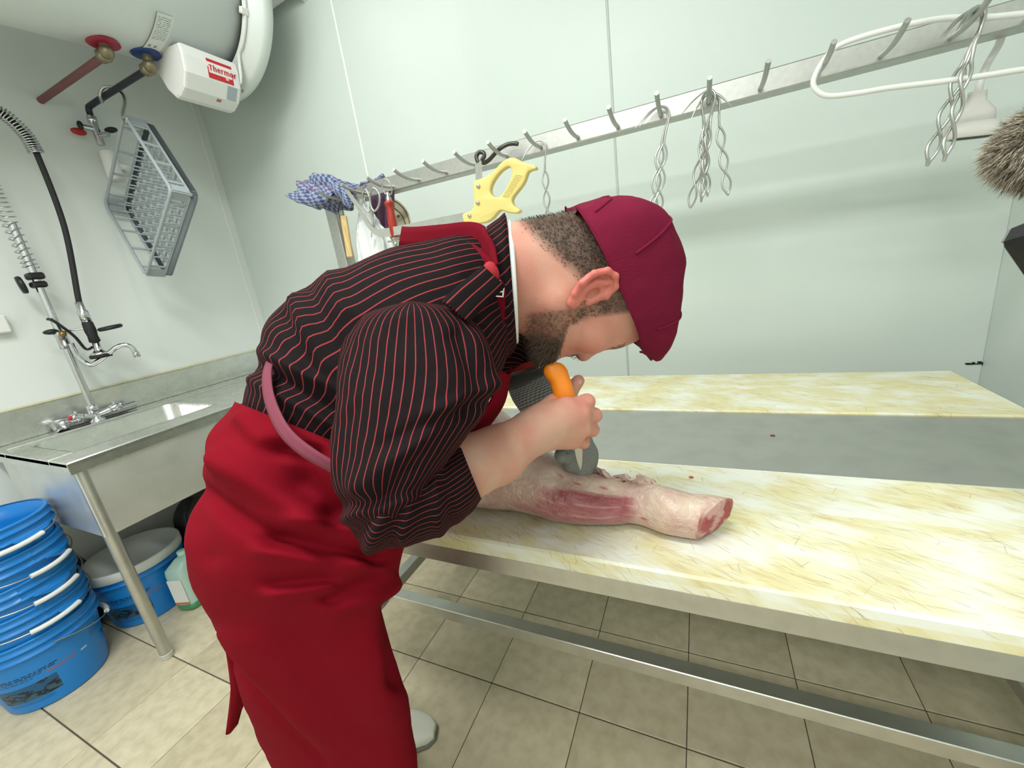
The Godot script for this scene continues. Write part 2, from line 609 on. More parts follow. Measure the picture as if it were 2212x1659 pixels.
func table():
	var z0 := -0.559      # front edge of the front board
	var z1 := -0.917       # metal strip between
	var z2 := -1.273
	var z3 := -1.657
	var x0 := -1.09
	var x1 := 0.752
	var t := thing("butcher_table", "long stainless steel butcher table standing before the white wall", "table", "", V(0, 0, 0))
	var st := S(false)
	# the steel top the boards lie in
	box2(st, V(x0 + 0.01, TH - 0.055, z3), V(x1 - 0.005, TH - 0.038, z0 - 0.012), 0.002)
	obj("top_plate", st, M.steel, t)
	st = S(false)
	box2(st, V(x0 + 0.01, TH - 0.078, z0 - 0.03), V(x1, TH - 0.0365, z0 - 0.006), 0.002)
	obj("front_rail", st, M.steel_dull, t)
	st = S(false)
	box2(st, V(x0 + 0.01, TH - 0.075, z3), V(x1, TH - 0.05, z3 + 0.03), 0.002)
	obj("back_rail", st, M.steel_dull, t)
	for x in [x0 + 0.04, x1 - 0.072]:
		st = S(false)
		box2(st, V(x - 0.02, TH - 0.085, z3 + 0.03), V(x + 0.02, TH - 0.05, z0 - 0.03), 0.002)
		obj("end_rail", st, M.steel_dull, t)
		for z in [z0 - 0.07, z3 + 0.06]:
			st = S(false)
			box2(st, V(x - 0.02, 0.012, z - 0.02), V(x + 0.02, TH - 0.06, z + 0.02), 0.002)
			obj("leg", st, M.steel_dull, t)
			st = S()
			lathe(st, [Vector2(0, 0), Vector2(0.022, 0), Vector2(0.022, 0.01), Vector2(0.012, 0.014), Vector2(0, 0.014)], Transform3D(Basis(), V(x, 0, z)), 16)
			obj("foot", st, M.black, t)
	var hb := 0.25
	for x in [x0 + 0.04, x1 - 0.072]:
		st = S(false)
		box2(st, V(x - 0.02, hb - 0.02, z3 + 0.07), V(x + 0.02, hb + 0.02, z0 - 0.08), 0.002)
		obj("side_stretcher", st, M.steel_dull, t)
	var zb: float = -0.879
	st = S(false)
	box2(st, V(x0 + 0.06, hb - 0.021, zb - 0.02), V(x1 - 0.09, hb + 0.021, zb + 0.02), 0.002)
	obj("stretcher", st, M.steel, t)
	var mp := steel(196, 0.5, 77, 2.2)
	st = S(false)
	box2(st, V(x0 + 0.02, TH - 0.037, z2 + 0.004), V(x1 - 0.02, TH - 0.005, z1 - 0.004), 0.003)
	tag(obj("steel_plate", st, mp), "grey steel plate with dried wipe marks lying between the two cutting boards", "plate")
	st = S()
	var sp := V(0.1686,0.835,-1.1139)
	lathe(st, [Vector2(0, 0.0), Vector2(0.006, 0.0003), Vector2(0.005, 0.0012), Vector2(0, 0.0016)], Transform3D(Basis(), sp), 14)
	tag(obj("blood_drop", st, mat(120, 10, 16, 0.15)), "small dark red blood drop on the grey steel plate", "drop")
	st = S()
	sp = V(-0.0168,0.8405,-0.8611)
	lathe(st, [Vector2(0, 0.0), Vector2(0.005, 0.0003), Vector2(0.004, 0.001), Vector2(0, 0.0014)], Transform3D(Basis(), sp), 14)
	tag(obj("blood_drop", st, mat(190, 70, 40, 0.2)), "small orange red drop on the near cutting board beside the meat", "drop")
	for k in 2:
		var mb := mat(255, 255, 255, 0.46)
		mb.albedo_texture = board_tex(60 + k * 9, 0.02 if k == 0 else 0.2)
		tripl(mb, V(0.54, 1.6, 2.6), false)
		mb.uv1_offset = V(0.6, 0, [2.0, 4.3][k])
		bump(mb, mb.albedo_texture, 0.03)
		var za: float = [z0, z2][k]
		var zz: float = [z1, z3][k]
		st = S(false)
		box2(st, V(x0, -0.018, zz), V(x1 - 0.035 * k, 0.018, za), 0.004)
		var b = obj("cutting_board", st, mb, self, V(0, TH - 0.018, 0))
		tag(b, "thick white plastic cutting board with knife cuts on the near side of the table" if k == 0 else "yellowed white plastic cutting board lying along the back wall", "cutting board")


# ---------------------------------------------------------------- the hook rail and what hangs on it
const ZR := -1.45

func hook_x(k: int) -> float:
	return 0.031 + 0.1255 * k

func skewer(base: Vector3, tilt: float, turn: float, size: float, thick: float, label: String, grp := "", loops := 3, one_tip := true):
	# a steel wire folded double, twisted into loops, its top bent over the hook into a pointed end; base: where it lies on the hook
	var t := thing("skewer_hook", label, "hook", grp, base)
	t.rotation = Vector3(0, turn, tilt)
	var st := S()
	var amp := 0.0105 * size
	var ll := 0.062 * size
	var stem := 0.085 * size
	for side in [-1.0, 1.0]:
		var pts := []
		if side < 0 or not one_tip:
			var o: float = 0.0 if side < 0 else 0.006
			pts = cr([V(-0.062 * size, -0.042 * size - o, 0.02 + o), V(-0.035 * size, -0.012 * size, 0.012 + o), V(-0.008 * size, 0.006, 0.002 + o), V(0.014 * size, 0.0, o), V(0.02 * size, -0.022 * size, 0), V(0.012 * size, -stem * 0.7, 0)], 5)
			pts.pop_back()
		else:
			pts = [V(0.012 * size, -stem * 0.66, 0.0)]
		var n := loops * 8
		for i in n + 1:
			var y := -stem - ll * loops * i / n
			var a := PI * i / 8.0
			var x: float = side * sin(a) * amp * (1.0 + 0.15 * i / n)
			if i == n: break
			pts.append(V(x + 0.012 * size * (1.0 - float(i) / n) - 0.004 * size, y, side * cos(a) * thick * 1.05))
		pts.append(V(-0.004 * size, -stem - ll * loops - 0.002, 0))
		var rr := []
		for i in pts.size(): rr.append(thick * (minf(1.0, 0.15 + i * 0.16) if pts.size() > loops * 8 + 3 else 1.0))
		tube(st, pts, rr, 8)
	obj("wire", st, M.zinc, t)
	return t

func rail():
	var t := thing("hook_rail", "long grey steel rail with a row of bent rod hooks before the back wall", "rail")
	var mr := steel(190, 0.42, 33, 9.0)
	var st := S(false)
	box2(st, V(-1.487, 1.684, ZR - 0.06), V(XR, 1.739, ZR), 0.003)
	obj("bar", st, mr, t)
	st = S(false)
	box2(st, V(-1.487, 0.0, ZR - 0.062), V(-1.432, 1.683, ZR - 0.002), 0.003)
	obj("post", st, mr, t)
	var proto: MeshInstance3D = null
	for k in range(-11, 7):
		var x := hook_x(k)
		if proto == null:
			st = S()
			tube(st, cr([V(0, 0, -0.002), V(0, -0.003, 0.03), V(0, -0.002, 0.075), V(0, 0.006, 0.115), V(0, 0.016, 0.142)], 4), 0.0062, 12)
			proto = obj("hook", st, mr, t, V(x, 1.699, ZR))
		else: again(proto, "hook", t, Transform3D(Basis(), V(x, 1.699, ZR)))
	# twisted skewer hooks
	var g := "twisted steel wire hooks hanging in bunches on the rail"
	skewer(V(hook_x(-4), 1.709, ZR + 0.014), 0.02, 0.05, 0.98, 0.0027, "single twisted steel wire hook hanging right of the yellow saw handle")
	var two := "one of the two twisted steel wire hooks hung together above the cap"
	skewer(V(hook_x(-1), 1.709, ZR + 0.014), -0.11, 0.1, 1.08, 0.0029, two, "pair of twisted wire hooks above the cap")
	skewer(V(hook_x(-1) + 0.004, 1.707, ZR + 0.024), -0.06, 0.25, 1.05, 0.0028, two, "pair of twisted wire hooks above the cap")
	var many := "one of the five twisted steel wire hooks in the thick bunch on the rail"
	for k in 5:
		skewer(V(hook_x(0) + [0.004, 0.0, -0.003, 0.002, 0.0][k], 1.709 - 0.001 * k, ZR + 0.012 + 0.012 * k), [0.19, 0.09, 0.02, -0.12, -0.2][k], [0.1, PI - 0.5, PI + 0.7, 0.9, -0.6][k], [0.98, 0.9, 0.94, 1.0, 1.04][k], 0.0029, many, "bunch of five twisted wire hooks")
	skewer(V(hook_x(4) + 0.008, 1.712, ZR + 0.062), -0.16, 0.3, 1.06, 0.0036, "shiny twisted wire hook before the white socket, its lowest loop to the left", "", 3, false)
	skewer(V(hook_x(4) + 0.006, 1.712, ZR + 0.078), -0.08, 0.55, 1.04, 0.0036, "shiny twisted wire hook before the white socket, its lowest loop nearest the socket", "", 3, false)
	saw()
	towel()
	hanging_tools()
	cord()

func saw():
	var zz := -1.335
	var t := thing("bone_saw", "butcher bone saw with a pale yellow plastic handle hanging on the rail", "saw", "", V(0, 0, 0))
	# handle outline, in its own plane
	var out := []
	for p in [V(-0.6753,1.6187,-1.335), V(-0.6483,1.6219,-1.335), V(-0.6034,1.6323,-1.335), V(-0.5665,1.6532,-1.335), V(-0.5425,1.6601,-1.335), V(-0.5204,1.6567,-1.335), V(-0.5029,1.6449,-1.335), V(-0.4869,1.6349,-1.335), V(-0.4647,1.6249,-1.335), V(-0.4532,1.6172,-1.335), V(-0.4557,1.6098,-1.335), V(-0.4697,1.61,-1.335), V(-0.483,1.6048,-1.335), V(-0.4933,1.5867,-1.335), V(-0.5083,1.5706,-1.335), V(-0.5375,1.5485,-1.335), V(-0.546,1.5361,-1.335), V(-0.5431,1.5214,-1.335), V(-0.5297,1.5106,-1.335), V(-0.5226,1.5023,-1.335), V(-0.5318,1.4953,-1.335), V(-0.558,1.4998,-1.335), V(-0.5817,1.5111,-1.335), V(-0.5951,1.5134,-1.335), V(-0.6084,1.5056,-1.335), V(-0.6299,1.4916,-1.335), V(-0.6593,1.4861,-1.335), V(-0.7262,1.491,-1.335), V(-0.7355,1.5016,-1.335), V(-0.7372,1.5216,-1.335), V(-0.7301,1.5294,-1.335), V(-0.7075,1.5315,-1.335), V(-0.6913,1.5405,-1.335), V(-0.6844,1.5584,-1.335), V(-0.6783,1.5921,-1.335)]:
		out.append(Vector2(p.x, p.y))
	out = crc(out, 3)
	var hole := []
	for p in [V(-0.5399,1.6341,-1.335), V(-0.5339,1.6193,-1.335), V(-0.5455,1.5958,-1.335), V(-0.5675,1.5709,-1.335), V(-0.5864,1.5576,-1.335), V(-0.6037,1.5566,-1.335), V(-0.6172,1.5691,-1.335), V(-0.618,1.5848,-1.335), V(-0.6045,1.6047,-1.335), V(-0.5775,1.6256,-1.335), V(-0.5546,1.6344,-1.335)]:
		hole.append(Vector2(p.x, p.y))
	hole = crc(hole, 4)
	# rounded plastic: rings from front to back between outline and hole, joined by a bridge cut
	var md := mat(228, 208, 128, 0.42)
	var st := S()
	var dep := 0.026
	plate_with_hole(st, out, hole, -1.335 - dep / 2, dep, 0.0045)
	obj("handle", st, md, t)
	st = S(false)
	for i in 16:
		var f := i / 15.0
		var a: Vector3 = V(-0.523,1.6084,-1.321).lerp(V(-0.5768,1.556,-1.321), f)
		var b: Vector3 = V(-0.5002,1.5998,-1.321).lerp(V(-0.5547,1.5477,-1.321), f)
		bar(st, a, b, 0.0016, 0.0016, 0.0004, Vector3.BACK)
	obj("grip_ribs", st, md, t)
	for p in [V(-0.658,1.6009,-1.32), V(-0.6686,1.5514,-1.32), V(-0.7073,1.5172,-1.32)]:
		st = S()
		lathe(st, [Vector2(0.0068, -0.002), Vector2(0.0068, 0.001), Vector2(0.005, 0.003), Vector2(0, 0.0036)], up_to(p, Vector3.BACK), 16)
		obj("screw", st, M.zinc, t)
	# blade, then the flat bow that bends up to the hook at the left
	st = S(false)
	var ms := steel(205, 0.3, 55, 6.0)
	var path := cr([V(-0.7195,1.5171,-1.335), V(-0.8382,1.5185,-1.335), V(-0.9828,1.5195,-1.335), V(-1.0932,1.5218,-1.335), V(-1.1316,1.5329,-1.335), V(-1.1585,1.561,-1.335), V(-1.1895,1.6302,-1.335), V(-1.2298,1.6991,-1.335)], 5)
	var rows := []
	for i in path.size():
		var tt: Vector3 = (path[mini(i + 1, path.size() - 1)] - path[maxi(i - 1, 0)]).normalized()
		var nn := tt.cross(Vector3.BACK).normalized() * (0.0155 if i < 18 else 0.012 - 0.005 * (i - 18) / (path.size() - 18.0))
		rows.append([path[i] + nn, path[i] - nn])
	sheet(st, rows, 0.003)
	obj("blade", st, ms, t)
	st = S(false)
	rows = []
	var sp := [V(-0.6599,1.6127,-1.334), V(-0.6543,1.6538,-1.334), V(-0.652,1.6865,-1.334)]
	for i in 3:
		var w: float = 0.0125
		rows.append([sp[i] - V(w, 0, 0), sp[i] + V(w, 0, 0)])
	sheet(st, rows, -0.003)
	obj("frame_end", st, ms, t)
	# the dark curled iron hook it hangs by
	st = S()
	tube(st, cr([V(-0.6534,1.6747,-1.336), V(-0.6578,1.6924,-1.337), V(-0.6471,1.7029,-1.34), V(-0.6324,1.6982,-1.34), V(-0.6309,1.687,-1.34), V(-0.641,1.6782,-1.34), V(-0.6381,1.6701,-1.345), V(-0.6254,1.678,-1.36), V(-0.6115,1.6963,-1.38), V(-0.5976,1.7135,-1.4), V(-0.5733,1.7223,-1.41), V(-0.55,1.7197,-1.41), V(-0.5356,1.7151,-1.41)], 4), 0.0068, 12)
	tag(obj("iron_hook", st, M.iron), "dark curled iron hook that holds the yellow handled saw", "hook")

func plate_with_hole(st, out: Array, hole: Array, z0: float, dep: float, bev: float):
	# outline and hole as closed curves; pillowed edges on both
	var lay := [[0.0, bev], [bev * 0.3, bev * 0.3], [bev, 0.0], [dep - bev, 0.0], [dep - bev * 0.3, bev * 0.3], [dep, bev]]
	var ro := []
	var rh := []
	for l in lay:
		var a := inset(out, l[1])
		var b := inset(hole, -l[1])
		var ra := PackedVector3Array()
		var rb := PackedVector3Array()
		for p in a: ra.append(V(p.x, p.y, z0 + l[0]))
		for p in b: rb.append(V(p.x, p.y, z0 + l[0]))
		ro.append(ra)
		rh.append(rb)
	loft(st, ro, false, false)
	loft_in(st, rh)
	for e in [0, 5]:
		var poly := PackedVector2Array()
		for p in ro[e]: poly.append(Vector2(p.x, p.y))
		var h := PackedVector2Array()
		for p in rh[e]: h.append(Vector2(p.x, p.y))
		if Geometry2D.is_polygon_clockwise(poly): poly.reverse()
		if not Geometry2D.is_polygon_clockwise(h): h.reverse()
		# join by the closest pair
		var bi := 0
		var bj := 0
		var bd := INF
		for i in poly.size():
			for j in h.size():
				var d := poly[i].distance_squared_to(h[j])
				if d < bd:
					bd = d
					bi = i
					bj = j
		var q := PackedVector2Array()
		for i in poly.size() + 1: q.append(poly[(bi + i) % poly.size()])
		var along := (h[bj] - poly[bi]).orthogonal().normalized() * 4e-5
		q[0] += along
		q[q.size() - 1] -= along
		var h0 := q.size()
		for j in h.size() + 1: q.append(h[(bj + j) % h.size()])
		q[h0] -= along
		q[q.size() - 1] += along
		var big := PackedVector2Array()
		for v in q: big.append(v * 1000.0)
		var ix := Geometry2D.triangulate_polygon(big)
		var z: float = z0 + lay[e][0]
		for k in range(0, ix.size(), 3):
			face(st, [V(q[ix[k]].x, q[ix[k]].y, z), V(q[ix[k + 1]].x, q[ix[k + 1]].y, z), V(q[ix[k + 2]].x, q[ix[k + 2]].y, z)], Vector3.BACK if e else Vector3.FORWARD)

func inset(poly: Array, d: float) -> Array:
	var pts := PackedVector2Array(poly)
	var cw := Geometry2D.is_polygon_clockwise(pts)
	var n := pts.size()
	var o := []
	for i in n:
		var e0 := (pts[i] - pts[(i + n - 1) % n]).normalized()
		var e1 := (pts[(i + 1) % n] - pts[i]).normalized()
		var nn := Vector2(-e0.y - e1.y, e0.x + e1.x)
		nn = nn.normalized()
		o.append(pts[i] + nn * (-d if cw else d))
	return o

func loft_in(st, rings: Array):
	# like loft without caps, facing inward
	var n: int = rings[0].size()
	var mid := Vector3.ZERO
	for p in rings[0]: mid += p / n
	for j in rings.size() - 1:
		for i in n:
			var a: Vector3 = rings[j][i]
			var b: Vector3 = rings[j][(i + 1) % n]
			var c: Vector3 = rings[j + 1][(i + 1) % n]
			var d: Vector3 = rings[j + 1][i]
			var nn := (b - a).cross(c - a)
			if nn.length() < 1e-14: nn = (c - a).cross(d - a)
			var mm := mid
			mm.z = a.z
			if nn.dot(mm - a) > 0: quad(st, a, b, c, d)
			else: quad(st, d, c, b, a)

func check_tex(c1: Color, c2: Color, n: int, red := false) -> ImageTexture:
	var s := 256
	var im := Image.create(s, s, false, Image.FORMAT_RGB8)
	var rng := RandomNumberGenerator.new()
	rng.seed = n
	for y in s:
		for x in s:
			var k := (x * n / s + y * n / s) % 2
			var c := c1 if k == 0 else c2
			if red and (x < 16 or (x > 26 and x < 32)): c = c.lerp(Color(0.55, 0.25, 0.38), 0.45)
			c = c.lerp(Color(0.1, 0.1, 0.2), rng.randf() * 0.16)
			im.set_pixel(x, y, c)
	return ImageTexture.create_from_image(im)

func towel():
	var mt := mat(255, 255, 255, 0.95)
	mt.albedo_texture = check_tex(Color(0.29, 0.34, 0.5), Color(0.6, 0.64, 0.74), 18, true)
	mt.uv1_scale = V(2.0, 2.0, 1)
	mt.rim_enabled = true
	mt.rim = 0.3
	var t := thing("dish_towel", "crumpled blue and white checked dish towel lying over the left end of the rail", "towel")
	var nz := noise(7.0, 4, 3)
	# a rolled bundle along the rail
	var path := cr([V(-1.592,1.7795,-1.46), V(-1.5155,1.7582,-1.45), V(-1.4415,1.7377,-1.44), V(-1.3884,1.725,-1.45), V(-1.3306,1.7295,-1.46), V(-1.2494,1.731,-1.47), V(-1.1527,1.7387,-1.475)], 8)
	var rings := []
	var n := 40
	for i in path.size():
		var f := float(i) / (path.size() - 1)
		var w: float = lerpf(0.02, 0.074, smoothstep(0.0, 0.25, f)) * lerpf(1.0, 0.3, smoothstep(0.5, 0.8, f))
		var ring := PackedVector3Array()
		for k in n:
			var a := TAU * k / n
			var fold := 0.8 + 0.2 * sin(a * 4.0 + f * 7.0) + 0.11 * sin(a * 7.0 - f * 15.0)
			var p: Vector3 = path[i] + V(0.2 * cos(a), sin(a) * 0.95, cos(a) * 1.1) * w * fold
			ring.append(p + V(0, 1, 1) * 0.012 * nz.get_noise_3d(p.x * 3.0, p.y * 3.0, p.z * 3.0))
		rings.append(ring)
	var st := S()
	loft(st, rings, true, true, 1.0, 0.8)
	obj("bundle", st, mt, t)
	# loose corners
	for fl in [[V(-1.6112,1.7546,-1.38), V(-1.5473,1.7209,-1.36), V(-1.4611,1.6837,-1.36), V(-1.4294,1.6679,-1.37), V(-1.5666,1.7685,-1.4), V(-1.474,1.736,-1.36), V(-1.3876,1.7044,-1.345), V(-1.3524,1.6888,-1.36), V(-1.6002,1.8177,-1.45), V(-1.4929,1.7856,-1.42), V(-1.4132,1.7616,-1.41), V(-1.3534,1.7347,-1.4)],
			[V(-1.3282,1.7427,-1.36), V(-1.3024,1.7124,-1.345), V(-1.2708,1.6722,-1.34), V(-1.2483,1.6362,-1.345), V(-1.3028,1.7428,-1.36), V(-1.2614,1.7068,-1.335), V(-1.2363,1.6725,-1.34), V(-1.2218,1.6501,-1.345), V(-1.2922,1.7402,-1.4), V(-1.2522,1.7165,-1.38), V(-1.2298,1.6943,-1.37), V(-1.2267,1.6734,-1.37)],
			[V(-1.6272,1.8198,-1.47), V(-1.5769,1.818,-1.46), V(-1.5404,1.8145,-1.46), V(-1.5037,1.8053,-1.46), V(-1.5933,1.7965,-1.44), V(-1.5337,1.7899,-1.42), V(-1.4981,1.7866,-1.42), V(-1.463,1.7761,-1.42), V(-1.5659,1.7741,-1.42), V(-1.5095,1.7684,-1.4), V(-1.4769,1.7657,-1.4), V(-1.4435,1.7521,-1.4)]]:
		var rows := []
		for r in 3: rows.append(cr(fl.slice(r * 4, r * 4 + 4), 6))
		var fine := []
		for i in rows[0].size():
			fine.append(cr([rows[0][i], rows[1][i], rows[2][i]], 6))
		for j in fine.size():
			for i in fine[0].size(): fine[j][i] += V(0, 0, 0.006) * sin(j * 0.9 + i * 0.7)
		st = S()
		sheet(st, fine, 0.004, 0.3, 0.3)
		obj("corner", st, mt, t)

func hanging_tools():
	# wooden handle on a black cord
	var t := thing("wooden_handle", "pale wooden tool handle hanging on a black cord beside the rail post", "tool")
	var st := S(false)
	bar(st, V(-1.3371,1.6285,-1.4), V(-1.3517,1.4635,-1.4), 0.03, 0.016, 0.004, Vector3.BACK)
	var mw := mat(255, 255, 255, 0.6)
	mw.albedo_texture = ntex(0.02, [[196, 160, 104], [222, 192, 136], [232, 206, 152]], 256, 71, 3)
	tripl(mw, V(20, 2.5, 20))
	obj("grip", st, mw, t)
	st = S()
	tube(st, cr([V(-1.3446,1.6146,-1.385), V(-1.3484,1.6497,-1.39), V(-1.3434,1.6799,-1.4), V(-1.344,1.67,-1.41), V(-1.3377,1.6268,-1.4)], 5), 0.0016, 6)
	obj("cord", st, M.black, t)
	# scissors: two handle loops and closed blades
	t = thing("scissors", "steel kitchen scissors hanging point down before the white bag", "scissors")
	for s in 2:
		st = S()
		var loop: Array = [V(-1.138,1.6901,-1.37), V(-1.1169,1.6828,-1.37), V(-1.1079,1.6581,-1.37), V(-1.1214,1.6273,-1.37), V(-1.147,1.6116,-1.37), V(-1.158,1.6305,-1.37), V(-1.1552,1.6635,-1.37)] if s == 0 else [V(-1.1927,1.681,-1.375), V(-1.199,1.6449,-1.375), V(-1.1871,1.6206,-1.375), V(-1.1725,1.6129,-1.375), V(-1.1635,1.6352,-1.375), V(-1.163,1.6688,-1.375), V(-1.172,1.6939,-1.375)]
		loop = crc(loop, 5)
		loop.append(loop[0])
		tube(st, loop, 0.0042, 10)
		obj("handle", st, M.zinc, t)
		st = S(false)
		var a: Vector3 = V(-1.1541,1.6196,-1.37) if s == 0 else V(-1.172,1.6196,-1.374)
		var b: Vector3 = V(-1.1734,1.5542,-1.37) if s == 0 else V(-1.1695,1.5554,-1.374)
		bar(st, a, b, 0.011, 0.003, 0.001, Vector3.BACK)
		obj("blade", st, M.zinc, t)
	# red handled fork
	t = thing("carving_fork", "carving fork with a turned red wooden handle hanging from a ring", "fork")
	var hm := mat(255, 255, 255, 0.35)
	hm.albedo_texture = ntex(0.03, [[120, 26, 20], [168, 44, 30], [186, 62, 42]], 256, 72, 3)
	tripl(hm, V(22, 3, 22))
	var A := V(-1.0495,1.6288,-1.345)
	var B := V(-1.0555,1.4993,-1.345)
	var L := A.distance_to(B)
	st = S()
	lathe(st, [Vector2(0, 0), Vector2(0.013, 0), Vector2(0.0155, L * 0.1), Vector2(0.0165, L * 0.45), Vector2(0.0145, L * 0.72), Vector2(0.0125, L * 0.84), Vector2(0.016, L * 0.89), Vector2(0.0185, L * 0.93), Vector2(0.018, L * 0.97), Vector2(0.013, L), Vector2(0, L)], up_to(B, A - B), 18)
	obj("handle", st, hm, t)
	st = S()
	lathe(st, [Vector2(0.011, 0), Vector2(0.011, 0.01), Vector2(0.007, 0.016), Vector2(0.008, 0.024), Vector2(0.005, 0.03), Vector2(0, 0.031)], up_to(A, A - B), 14)
	var rg := []
	for i in 21: rg.append(V(-1.0457,1.6744,-1.345) + V(0.021 * cos(TAU * i / 20), 0.027 * sin(TAU * i / 20), 0.004 * sin(TAU * i / 20)))
	tube(st, rg, 0.0022, 8)
	obj("ferrule", st, M.zinc, t)
	st = S()
	lathe(st, [Vector2(0.0125, 0), Vector2(0.0125, 0.005), Vector2(0.008, 0.012), Vector2(0.007, 0.018), Vector2(0.012, 0.024), Vector2(0, 0.026)], up_to(B, B - A), 14)
	rod(st, V(-1.0924,1.4895,-1.345), V(-1.0219,1.4825,-1.345), 0.003)
	obj("collar", st, M.zinc, t)
	st = S(false)
	for o in [-0.009, 0.009]:
		bar(st, V(-1.0551,1.484,-1.345) + V(o, 0, 0), V(-1.07,1.35,-1.345) + V(o * 1.3, 0, 0), 0.008, 0.003, 0.001, Vector3.BACK)
	obj("tine", st, M.zinc, t)
	# white plastic bag
	var mb := mat(232, 236, 236, 0.35)
	mb.backlight_enabled = true
	mb.backlight = Color(0.3, 0.3, 0.3)
	st = S()
	var rings := []
	var cs := [V(-1.2341,1.6783,-1.41), V(-1.2312,1.6393,-1.41), V(-1.2276,1.5856,-1.41), V(-1.2242,1.5218,-1.41), V(-1.2259,1.439,-1.41), V(-1.2328,1.3447,-1.41), V(-1.2341,1.2863,-1.41)]
	var ws := [0.012, 0.02, 0.05, 0.078, 0.085, 0.084, 0.07]
	var c2 := cr(cs, 5)
	var w2 := cr(ws, 5)
	var nz := noise(9.0, 15, 3)
	for i in c2.size():
		var ring := PackedVector3Array()
		for k in 48:
			var a := TAU * k / 48
			var f: float = 1.0 + 0.16 * sin(a * 9.0 + i * 0.12) + 0.1 * sin(a * 5.0 - i * 0.2)
			ring.append(c2[i] + V(cos(a) * w2[i] * f, 0.0, sin(a) * w2[i] * 0.34 * f) + V(1, 0.2, 0.6) * 0.01 * nz.get_noise_3d(a * 2.0, i * 0.1, 0.0))
		rings.append(ring)
	loft(st, rings)
	tag(obj("plastic_bag", st, mb), "thin white plastic bag hanging gathered from the rail behind the scissors", "bag")
	# dark red and blue striped cloth behind
	var mc := mat(255, 255, 255, 0.95)
	mc.albedo_texture = check_tex(Color(0.2, 0.22, 0.32), Color(0.42, 0.2, 0.26), 26)
	mc.uv1_scale = V(0.5, 2.0, 1)
	st = S()
	var rows := []
	for j in 9:
		var l: Vector3 = V(-1.2114,1.682,-1.44).lerp(V(-1.2327,1.5288,-1.43), j / 8.0)
		var r: Vector3 = V(-1.0959,1.6826,-1.44).lerp(V(-1.1222,1.5193,-1.43), j / 8.0)
		var row := []
		for i in 17: row.append(l.lerp(r, i / 16.0) + V(0, 0, 0.012 * sin(i * 1.1 + j * 0.2)))
		rows.append(row)
	sheet(st, rows, 0.003)
	tag(obj("striped_cloth", st, mc), "dark cloth with red and blue stripes hanging behind the red handled fork", "cloth")
	# decorated plate on the wall side of the rail
	var c := V(-1.2544,1.5611,-1.56)
	t = thing("decorated_plate", "round cream plate with brown rings and a flower pattern behind the tools", "plate", "", c)
	t.transform = Transform3D(Basis(), c) * Transform3D(Basis(Vector3.RIGHT, PI / 2 - 0.12), Vector3.ZERO)
	var mp := mat(226, 216, 188, 0.3)
	st = S()
	lathe(st, [Vector2(0, -0.012), Vector2(0.09, -0.012), Vector2(0.136, 0.004), Vector2(0.137, 0.008), Vector2(0.134, 0.009), Vector2(0.095, -0.004), Vector2(0.085, -0.007), Vector2(0, -0.008)], Transform3D(), 48)
	obj("dish", st, mp, t)
	var br := mat(92, 76, 60, 0.4)
	for r in [0.128, 0.098]:
		st = S()
		var rr: float = r
		var yy := 0.0068 if rr > 0.11 else -0.0028
		lathe(st, [Vector2(rr - 0.0028, yy - 0.002), Vector2(rr - 0.0024, yy + 0.0004), Vector2(rr + 0.0024, yy + 0.0014), Vector2(rr + 0.0028, yy - 0.001)], Transform3D(), 48)
		obj("ring", st, br, t)
	var rng := RandomNumberGenerator.new()
	rng.seed = 9
	st = S()
	for i in 16:
		var a := rng.randf() * TAU
		var q := 0.02 + 0.05 * rng.randf()
		ball(st, V(q * cos(a), -0.0072, q * sin(a)), V(0.011, 0.0012, 0.007), 8)
	obj("flower", st, mat(188, 176, 60, 0.5), t)
	st = S()
	for i in 9:
		var a := TAU * i / 9
		ball(st, V(0.08 * cos(a), -0.0058, 0.08 * sin(a)), V(0.009, 0.0012, 0.006), 8)
	obj("leaf", st, mat(120, 92, 62, 0.5), t)

